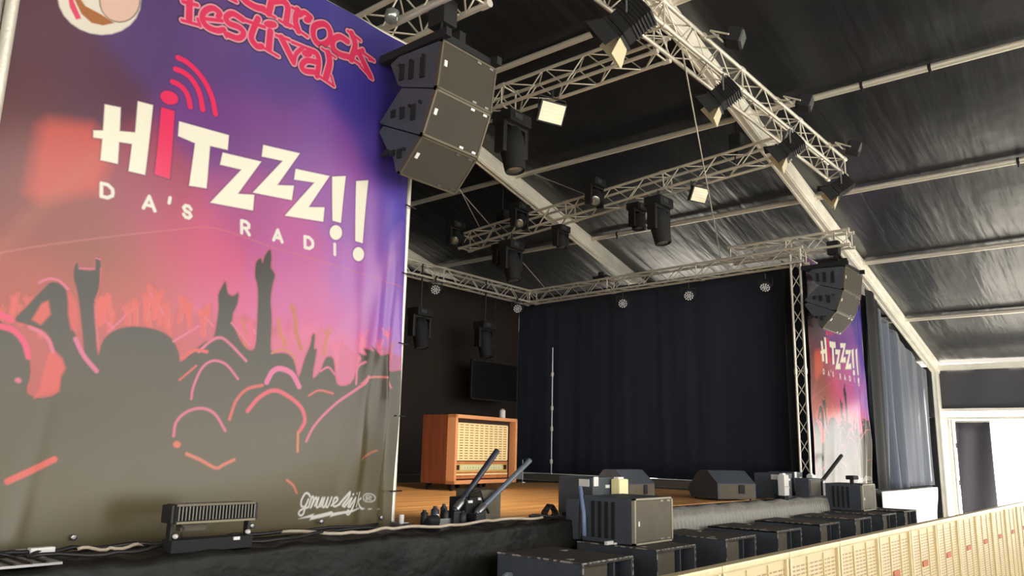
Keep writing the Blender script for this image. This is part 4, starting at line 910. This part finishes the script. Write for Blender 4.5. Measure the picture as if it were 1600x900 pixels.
# flame/CO2 units: dark box with labels and a pale canister in front
def unit(x, y, label_b, label_c, cx, ch, cm):
    t = thing('effect_unit', label_b, 'equipment', (x+0.15, y+0.2, ZS+0.02), 'effect units on the stage edge')
    cab(t, x, y, ZS+0.025, 0.36, 0.42, 0.36)
    for i, (a, z_, w, h) in enumerate(((0.01, 0.28, 0.08, 0.09), (0.22, 0.26, 0.07, 0.03), (0.18, 0.15, 0.07, 0.03), (0.05, 0.03, 0.09, 0.035))):
        MB().box((x+a+w/2, y-0.004, ZS+0.02+z_+h/2), (w, 0.008, h)).build('sticker', WHITE, t)
    MB().box((x-0.004, y+0.1, ZS+0.33), (0.008, 0.12, 0.07)).build('sticker', WHITE, t)
    MB().path([(x-0.02, y+0.1, ZS+0.08), (x-0.12, y, ZS+0.05), (x-0.10, y-0.1, ZS+0.12), (x-0.03, y-0.05, ZS+0.06), (x-.1, y+.08, ZS+.03)], 0.012).build('cable', CABLE, t)
    t = thing('canister', label_c, 'canister', (cx, y-0.02, ZS+0.02), 'pale canisters')
    MB().box((cx, y-0.07, ZS+0.02+ch/2+.02), (0.17, 0.10, ch*0.78), 0.015).build('body', cm, t)
    MB().box((cx, y-0.07, ZS+0.06), (0.14, 0.08, 0.1), 0.01).build('base', BLKM, t)
    MB().box((cx-0.02, y-0.07, ZS+0.02+ch*0.93), (0.10, 0.06, 0.05), 0.01).build('cap', WHITE, t)
    MB().box((cx, y-0.122, ZS+0.02+ch*.5), (0.16, 0.005, 0.006)).build('seam', mat('seam', (120, 110, 80), .6), t)
unit(6.62, 4.55, 'dark labelled box on the stage edge left of the first wedge monitor', 'cream canister beside the dark box, left of the wedge monitor', 7.0, 0.37, CREAM)
unit(11.55, 4.62, 'small dark labelled box behind the second wedge monitor', 'white canister between the second wedge monitor and the tower', 11.42, 0.37, mat('white_canister', (214, 212, 204), .5))
unit(12.75, 4.9, 'dark labelled box at the foot of the upright tower', 'white upright unit at the tower foot', 13.3, 0.34, WHITE)
# confetti cannons
def cannon(a, b_, r, label, m_):
    a, b_ = Vector(a), Vector(b_); t = thing('confetti_cannon', label, 'cannon', a, 'confetti cannons')
    MB(frame(a, b_-a)).lathe([(0, r*0.8), (0.01, r), ((b_-a).length-0.01, r), ((b_-a).length, r*0.9), ((b_-a).length-0.01, r*0.8)], 16).build('tube', m_, t)
    d = (b_-a).normalized()
    MB(frame(a+d*0.02, d)).lathe([(0, r*1.35), (0.08, r*1.35), (0.10, r)], 16).build('collar', STEEL, t)
    MB().box((a.x, a.y, (ZS+a.z)/2+0.005), (0.12, 0.12, max(0.05, a.z-ZS)), 0.01).build('valve_block', BLK, t)
    return t
TB = mat('dark_tube', (42, 46, 58), 0.4)
cannon((4.86, 4.72, 1.14), (5.36, 4.7, 1.64), 0.026, 'dark confetti tube leaning up in front of the radio, left one', TB)
cannon((5.02, 4.62, 1.12), (5.72, 4.62, 1.56), 0.024, 'shiny grey-blue confetti tube in front of the radio, right one', mat('grey_tube', (92, 102, 112), 0.3))
cannon((13.62, 4.8, 1.22), (14.75, 4.8, 1.68), 0.032, 'dark confetti tube leaning in front of the far banner', BLKM)
t = thing('control_box', 'grey-black control box beside the confetti tubes at the stage edge', 'equipment', (5.2, 4.75, ZS+0.02))
cab(t, 5.14, 4.68, ZS+0.022, 0.26, 0.3, 0.27, m_=GRILLE)
MB().box((5.05, 4.78, ZS+0.13), (0.18, 0.2, 0.21), 0.01).build('motor', BLKM, t)
for a, z_ in ((5.0, 0.2), (5.09, 0.12), (5.02, 0.06), (5.12, .22)): MB().box((a, 4.672, ZS+z_), (0.05, 0.01, 0.02)).build('sticker', WHITE, t)
MB().path([(5.0, 4.7, ZS+.2), (4.96, 4.64, ZS+.27), (5.06, 4.62, ZS+.3), (5.14, 4.66, ZS+.22), (5.2, 4.64, ZS+.1)], 0.01).build('hose', CABLE, t)
t = thing('valve_rack', 'cluster of small dark valves and bottles on the stage edge left of the confetti tubes', 'equipment', (4.75, 4.75, ZS+0.02))
for k, (x, y, h, r) in enumerate(((4.60, 4.8, .12, .03), (4.68, 4.76, .15, .035), (4.76, 4.72, .13, .03), (4.82, 4.80, .16, .03), (4.90, 4.66, .11, .035))):
    MB().lathe([(0, r*.9), (0.005, r), (h*.8, r), (h*.9, r*.5), (h, r*.5)], 12, frame((x, y, ZS+0.022), (0, 0, 1))).build('bottle', TB if k % 2 else BLK, t)
MB().box((4.72, 4.70, ZS+0.05), (0.26, 0.02, 0.05)).build('plate', STEEL, t)
MB().box((4.64, 4.688, ZS+0.07), (0.02, 0.01, 0.09)).build('label_strip', WHITE, t)
t = thing('floor_spotlight', 'small black spotlight lying on the stage edge beside the banner pole', 'stage light', (4.55, 4.66, ZS+0.02))
MB().lathe([(0, .03), (.01, .04), (.09, .045), (.1, .035)], 14, frame((4.50, 4.66, ZS+.07), (1, -.2, 0))).build('housing', BLKM, t)
MB().box((4.55, 4.66, ZS+.03), (.12, .08, .02)).build('base', BLK, t)
t = thing('pole_foot', 'small shiny screw clamp at the foot of the banner pole', 'clamp', (4.45, 4.9, ZS+0.01))
MB().box((4.45, 4.92, ZS+0.03), (0.10, 0.12, 0.04), 0.01).build('plate', STEEL, t); MB().tube((4.42, 4.87, ZS+0.04), (4.42, 4.87, ZS+0.11), 0.02, 10).build('screw', WHITE, t)
# LED light bar on a stand, in front of the banner
t = thing('led_light_bar', 'black LED blinder bar on its stand in front of the big banner', 'stage light', (2.55, 4.45, ZS+0.01))
BF = Matrix.Translation((2.54, 4.45, 0)) @ Matrix.Rotation(math.radians(-1), 4, 'Z')
MB(BF).box((0, 0, 1.25), (0.50, 0.13, 0.105), 0.012).build('housing', BLKM, t)
MB(BF).box((0, -0.02, 1.300), (0.49, 0.10, 0.012)).build('visor', mat('visor_metal', (92, 86, 72), 0.35, 0.5), t)
MB(BF).box((0, -0.07, 1.205), (0.49, 0.02, 0.012)).build('lower_visor', mat('visor_metal2', (120, 112, 92), 0.35, 0.5), t)
c = MB(BF)
for k in range(24): c.box((-0.235+k*0.0204, -0.072, 1.255), (0.006, 0.02, 0.075))
c.build('louvre', mat('louvre', (110, 108, 100), 0.3, 0.6), t)
for s_ in (-1, 1):
    MB(BF).box((s_*0.24, 0.0, 1.13), (0.018, 0.05, 0.19), 0.004).build('bracket', BLK, t)
    MB(BF).lathe([(0, .012), (.02, .014), (.03, .005)], 12, frame((s_*0.225, -0.03, 1.13), (0, -1, 0))).build('knob', WHITE, t)
    MB(BF).box((s_*0.26, 0.0, 1.25), (0.02, 0.12, 0.10), 0.008).build('end_cap', BLK, t)
MB(BF).box((0, 0.0, 1.075), (0.50, 0.12, 0.07), 0.006).build('base', BLKM, t)
MB(BF).box((0.14, -0.065, 1.10), (0.04, 0.01, 0.018)).build('plug', WHITE, t)
MB(BF).box((-0.1, 0.03, 1.17), (0.16, 0.06, 0.04), 0.01).build('power_supply', GRILLE, t)
MB(BF).path([(-0.21, -0.03, 1.2), (-0.19, -0.06, 1.17), (-0.2, -0.06, 1.14), (-0.18, -0.05, 1.11)], 0.006).build('lead', CABLE, t)
# cables on the stage lip
def lay(pts, r, m_, label):
    P = []
    for i in range(len(pts)-1):
        for k in range(6):
            s_ = k/6; P.append((pts[i][0]*(1-s_)+pts[i+1][0]*s_, pts[i][1]*(1-s_)+pts[i+1][1]*s_+0.012*math.sin(i*2+s_*6), ZS+0.045+r+0.008*math.sin(i*3+s_*6.28)))
    P.append((*pts[-1], ZS+0.045+r))
    tag(MB().path(P, r).build('floor_cable', m_), label, 'cable', 'cables along the stage lip')
lay([(3.2, 4.75), (3.6, 4.45), (4.0, 4.5), (4.5, 4.42), (5.1, 4.5), (5.7, 4.45)], 0.012, CABLEG, 'thick pale cable lying on the stage lip below the banner corner')
lay([(1.4, 4.6), (1.9, 4.72), (2.3, 4.62), (2.9, 4.78), (3.4, 4.72), (4.1, 4.78)], 0.013, CABLE, 'black cable along the foot of the big banner')
lay([(1.6, 4.5), (2.0, 4.4), (2.4, 4.55), (3.0, 4.4), (3.5, 4.6), (4.3, 4.6)], 0.011, CABLE, 'second black cable looping in front of the light bar')
lay([(1.3, 4.75), (1.5, 4.8), (1.75, 4.68), (1.62, 4.58), (1.5, 4.66), (1.8, 4.82)], 0.010, CABLE, 'black cable coil at the lower left corner of the stage lip')
lay([(1.9, 4.66), (2.05, 4.60), (2.25, 4.64)], 0.010, CABLEG, 'short pale cable piece left of the light bar')
lay([(5.7, 4.6), (6.0, 4.5), (6.2, 4.62), (6.5, 4.5)], 0.012, CABLE, 'black cable between the confetti tubes and the dark box')
t = thing('cable_coil', 'small bundle of coiled cable on the stage lip left of the dark box', 'cable', (6.0, 4.6, ZS+0.03))
for k in range(4):
    MB().path([(6.0+0.07*math.cos(a), 4.6+0.02*math.sin(a*2)+k*0.02-.03, ZS+0.09+0.055*math.sin(a)) for a in [i*math.pi/8 for i in range(17)]], 0.008).build('loop', CABLE, t)
t = thing('power_splitter', 'white and grey power plug lying at the lower left of the stage lip', 'plug', (1.68, 4.7, ZS+0.04))
MB().box((1.72, 4.66, ZS+0.06), (0.12, 0.05, 0.04), 0.008).build('plug', WHITE, t); MB().box((1.66, 4.72, ZS+0.055), (0.10, 0.04, 0.03), 0.008).build('socket', mat('plug_grey', (150, 146, 140), .5), t)
t = thing('truss_foot', 'striped metal plate at the lower left corner of the picture', 'plate', (1.35, 4.45, ZS+0.04))
MB().box((1.38, 4.42, ZS+0.045), (0.6, 0.3, 0.012)).build('plate', STEEL, t)
g = MB()
for k in range(8): g.box((1.12+k*0.07, 4.42, ZS+0.055), (0.012, 0.3, 0.01))
g.build('rib', BLK, t)
# ------------------------------------------------------------------ subwoofers and front fills
SUBX = [4.80, 5.93, 7.20, 8.42, 9.68, 10.95, 12.15, 13.25]
HS = 0.87
sublab = ['nearest black subwoofer with a scuffed top, bottom centre', 'second subwoofer, under the nearer front-fill speaker', 'third subwoofer of the row, right of the front-fill speaker', 'fourth subwoofer of the row along the stage', 'fifth subwoofer of the row along the stage',
          'sixth subwoofer, just left of the far front-fill speaker', 'seventh subwoofer, under the far front-fill speaker', 'farthest subwoofer, beside the white skirt']
for i, x in enumerate(SUBX):
    w, d = (0.66, 0.80); y = 3.38 if i == 0 else 3.44
    t = thing('subwoofer', sublab[i], 'loudspeaker', (x+w/2, y+d/2, 0), 'row of subwoofers in front of the stage')
    b_ = MB(); th = 0.022
    b_.box((x+w/2, y+d/2+0.06, HS/2), (w-0.002, d-0.13, HS-0.046))
    b_.box((x+th/2, y+d/2, HS/2), (th, d, HS), 0.004).box((x+w-th/2, y+d/2, HS/2), (th, d, HS), 0.004)
    b_.build('cabinet', BLKP, t)
    MB().box((x+w/2, y+d/2, HS-th/2+0.001), (w, d, th), 0.005).build('top_panel', SUBT, t)
    MB().box((x+w/2, y+d/2, 0.02), (w-.004, d-.004, 0.03)).build('bottom_panel', BLKP, t)
    MB().box((x+th+0.19, y+0.07, HS/2), (0.38, 0.015, HS-2*th-.01)).build('grille', GRILLE, t)
    MB().box((x+w-0.20, y+d*0.15, HS/2), (0.02, 0.16, HS-2*th-.01)).build('port_divider', BLKP, t)
    MB().box((x+w-0.11, y+0.12, HS/2), (0.16, 0.015, HS-2*th-.01)).build('port_panel', BLKM, t)
    for (a, c_) in (((x, y, HS), (x+w, y, HS)), ((x, y, HS), (x, y+d, HS)), ((x+w, y, 0.02), (x+w, y, HS)), ((x, y, .02), (x, y, HS))):
        MB().tube(a, c_, 0.0075 if i == 0 else 0.005, 6).build('worn_edge', SCUFF, t)
    for sx_, sy_ in ((x+0.12, y+0.2), (x+w-0.14, y+d-0.25)): MB().box((sx_, sy_, HS+0.002), (0.05, 0.04, 0.006)).build('skid_plate', WORN, t)
    if i == 0:
        for z_ in (0.12, 0.7): MB(frame((x-0.04, y+d-0.14, z_), (0, 1, 0))).lathe([(-0.02, 0.02), (-0.02, 0.05), (0.02, 0.05), (0.02, 0.02)], 16).build('castor', mat('castor_grey', (120, 130, 140), .5), t)
for i, (x, y, w, d, h, lab) in enumerate(((6.02, 3.72, 0.66, 0.52, 0.385, 'black front-fill speaker with brownish grille on the second subwoofer'), (12.6, 3.84, 0.62, 0.52, 0.385, 'black front-fill speaker on the seventh subwoofer in front of the far banner'))):
    t = thing('front_fill_speaker', lab, 'loudspeaker', (x+w/2, y+d/2, HS+0.02), 'front-fill speakers')
    zb = HS+0.006
    MB().box((x+w/2, y+d/2+0.01, zb+h/2), (w, d, h), 0.008).build('cabinet', BLKP, t)
    MB().box((x+w/2, y-0.002, zb+h/2), (w-0.05, 0.02, h-0.04), 0.005).build('grille', GRILLE, t)
    f = MB()
    for c_, s_ in (((x+w/2, y, zb+h-0.008), (w, 0.03, 0.016)), ((x+w/2, y, zb+0.008), (w, 0.03, 0.016)), ((x+0.012, y, zb+h/2), (0.024, 0.03, h)), ((x+w-0.012, y, zb+h/2), (0.024, 0.03, h))): f.box(c_, s_)
    f.build('edge_frame', mat('fill_edge', (150, 142, 120), .5), t)
    MB().box((x+0.07, y-0.014, zb+h*0.45), (0.02, 0.008, 0.04)).build('badge', WHITE, t)
    f = MB()
    for cx in (w-0.2, w-0.08): f.box((x+cx, y-0.014, zb+h-0.03), (0.05, 0.006, 0.015)).box((x+cx, y-0.014, zb+0.03), (0.05, 0.006, 0.012))
    build_split(f, 'screw_plate', WORN, t)
    f = MB()
    for k in range(4): f.box((x-0.006, y+0.2+k*0.07, zb+h/2), (0.012, 0.03, h*0.8))
    build_split(f, 'rigging_rail', BLKM, t)
    t2 = thing('speaker_cabinet', 'second black cabinet standing directly behind the %s front-fill speaker' % ('nearer' if i == 0 else 'far'), 'loudspeaker', (x+w/2, y+d+0.2, HS+0.02), 'cabinets behind the front fills')
    if i == 0:
        MB().box((x+0.12, y+d+0.10, HS+0.185), (0.30, 0.14, 0.35), 0.01).build('cabinet', BLKP, t2)
        MB().box((x+0.12, y+d+0.028, HS+0.185), (0.25, 0.01, 0.3)).build('panel', GRILLE, t2)
        MB().path([(x+0.02, y+d+0.05, ZS+0.32), (x-0.02, y+d-0.02, ZS+0.1), (x-0.05, y+d-0.05, HS+0.05)], 0.022).build('strap', mat('blue_grey_strap', (120, 136, 170), .5), t2)
    else:
        MB().box((x+0.02, y+d+0.28, ZS+0.17), (0.50, 0.22, 0.27), 0.01).build('cabinet', BLKP, t2)
        MB().box((x+0.02, y+d+0.165, ZS+0.17), (0.42, 0.01, 0.22)).build('panel', GRILLE, t2)
t = thing('beacon', 'small black lamp head on top of the far front-fill speaker', 'stage light', (12.95, 4.0, HS+.4))
MB().tube((12.85, 4.05, HS+0.39), (12.85, 4.05, HS+0.45), 0.03, 10).build('stem', BLKM, t); MB().box((12.87, 4.05, HS+0.48), (0.24, 0.12, 0.06), 0.012).build('head', BLKM, t); MB().box((13.06, 4.05, HS+0.47), (0.14, 0.04, 0.02)).build('arm', BLK, t)
tag(MB().box((5.92, 3.9, HS+0.02), (0.10, 0.03, 0.03), 0.006).box((6.0-.02, 3.88, HS+0.012), (0.04, 0.02, 0.015)).build('white_connector', WHITE), 'small white connector lying on the second subwoofer', 'plug')
# ------------------------------------------------------------------ crowd barrier
BY, BZ, PIT = 2.1, 1.04, 0.97
BARM = mat('barrier_aluminium', (206, 190, 148), 0.42, 0.25, var=(4, 0.1, (6, 6, 0.5)))
PERF = bpy.data.materials.new('perforated_sheet'); PERF.use_nodes = True
nt = PERF.node_tree; b = nt.nodes['Principled BSDF']; b.inputs['Roughness'].default_value = 0.45; b.inputs['Metallic'].default_value = 0.2
tc = nt.nodes.new('ShaderNodeTexCoord'); sx = nt.nodes.new('ShaderNodeSeparateXYZ'); nt.links.new(tc.outputs['Object'], sx.inputs[0])
def mnode(op, a, b_=None, c_=None):
    n = nt.nodes.new('ShaderNodeMath'); n.operation = op
    for i, v in enumerate((a, b_, c_)):
        if v is None: continue
        if isinstance(v, (int, float)): n.inputs[i].default_value = v
        else: nt.links.new(v, n.inputs[i])
    return n.outputs[0]
zz = mnode('FRACT', mnode('MULTIPLY', sx.outputs[2], 38.0)); xx = mnode('FRACT', mnode('MULTIPLY', sx.outputs[0], 12.0))
dz = mnode('ABSOLUTE', mnode('SUBTRACT', zz, 0.5)); dx = mnode('ABSOLUTE', mnode('SUBTRACT', xx, 0.5))
slot = mnode('MULTIPLY', mnode('LESS_THAN', dz, 0.2), mnode('LESS_THAN', dx, 0.40))
slot = mnode('MULTIPLY', slot, mnode('LESS_THAN', sx.outputs[2], BZ-0.09))
mx = nt.nodes.new('ShaderNodeMix'); mx.data_type = 'RGBA'; nt.links.new(slot, mx.inputs['Factor'])
mx.inputs['A'].default_value = (*lin((198, 182, 142)), 1); mx.inputs['B'].default_value = (*lin((150, 122, 88)), 1)
nt.links.new(mx.outputs['Result'], b.inputs['Base Color'])
for k in range(14):
    xa = 2.35+k*PIT
    words = ['first', 'second', 'third', 'fourth', 'fifth', 'sixth', 'seventh', 'eighth', 'ninth', 'tenth', 'eleventh', 'twelfth', 'thirteenth', 'fourteenth'][k]
    t = thing('barrier_panel', '%s cream perforated crowd barrier section counted from the left of the row' % words, 'barrier', (xa+PIT/2, BY, 0), 'crowd barrier sections')
    MB().box((xa+PIT/2, BY, BZ/2), (PIT-0.05, 0.004, BZ-0.08)).build('perforated_sheet', PERF, t)
    MB().box((xa+PIT/2, BY+0.01, BZ-0.02), (PIT-0.004, 0.07, 0.045), 0.012).build('top_rail', BARM, t)
    for s_ in (0.03, PIT-0.03): MB().box((xa+s_, BY-0.008, (BZ-0.04)/2), (0.035, 0.03, BZ-0.04), 0.006).build('upright', BARM, t)
    MB().box((xa+PIT*0.36, BY-0.006, (BZ-0.05)/2), (0.012, 0.012, BZ-0.06)).box((xa+PIT*0.68, BY-0.006, (BZ-0.05)/2), (0.012, 0.012, BZ-0.06)).build('stiffener', BARM, t)
    MB().box((xa+PIT*0.5, BY-0.008, BZ-0.37), (0.18, 0.012, 0.05), 0.004).build('red_marker', mat('red_brown_sticker', (176, 92, 62), 0.6), t)
    MB().box((xa+PIT/2, BY-0.25, 0.015), (PIT-0.02, 0.5, 0.02)).build('foot_plate', BARM, t)
    st = MB().tube((xa+PIT/2, BY+0.03, 0.75), (xa+PIT/2, BY+0.62, 0.03), 0.02, 8); st.box((xa+PIT/2, BY+0.35, 0.02), (0.06, 0.7, 0.03)); st.build('brace', BARM, t)
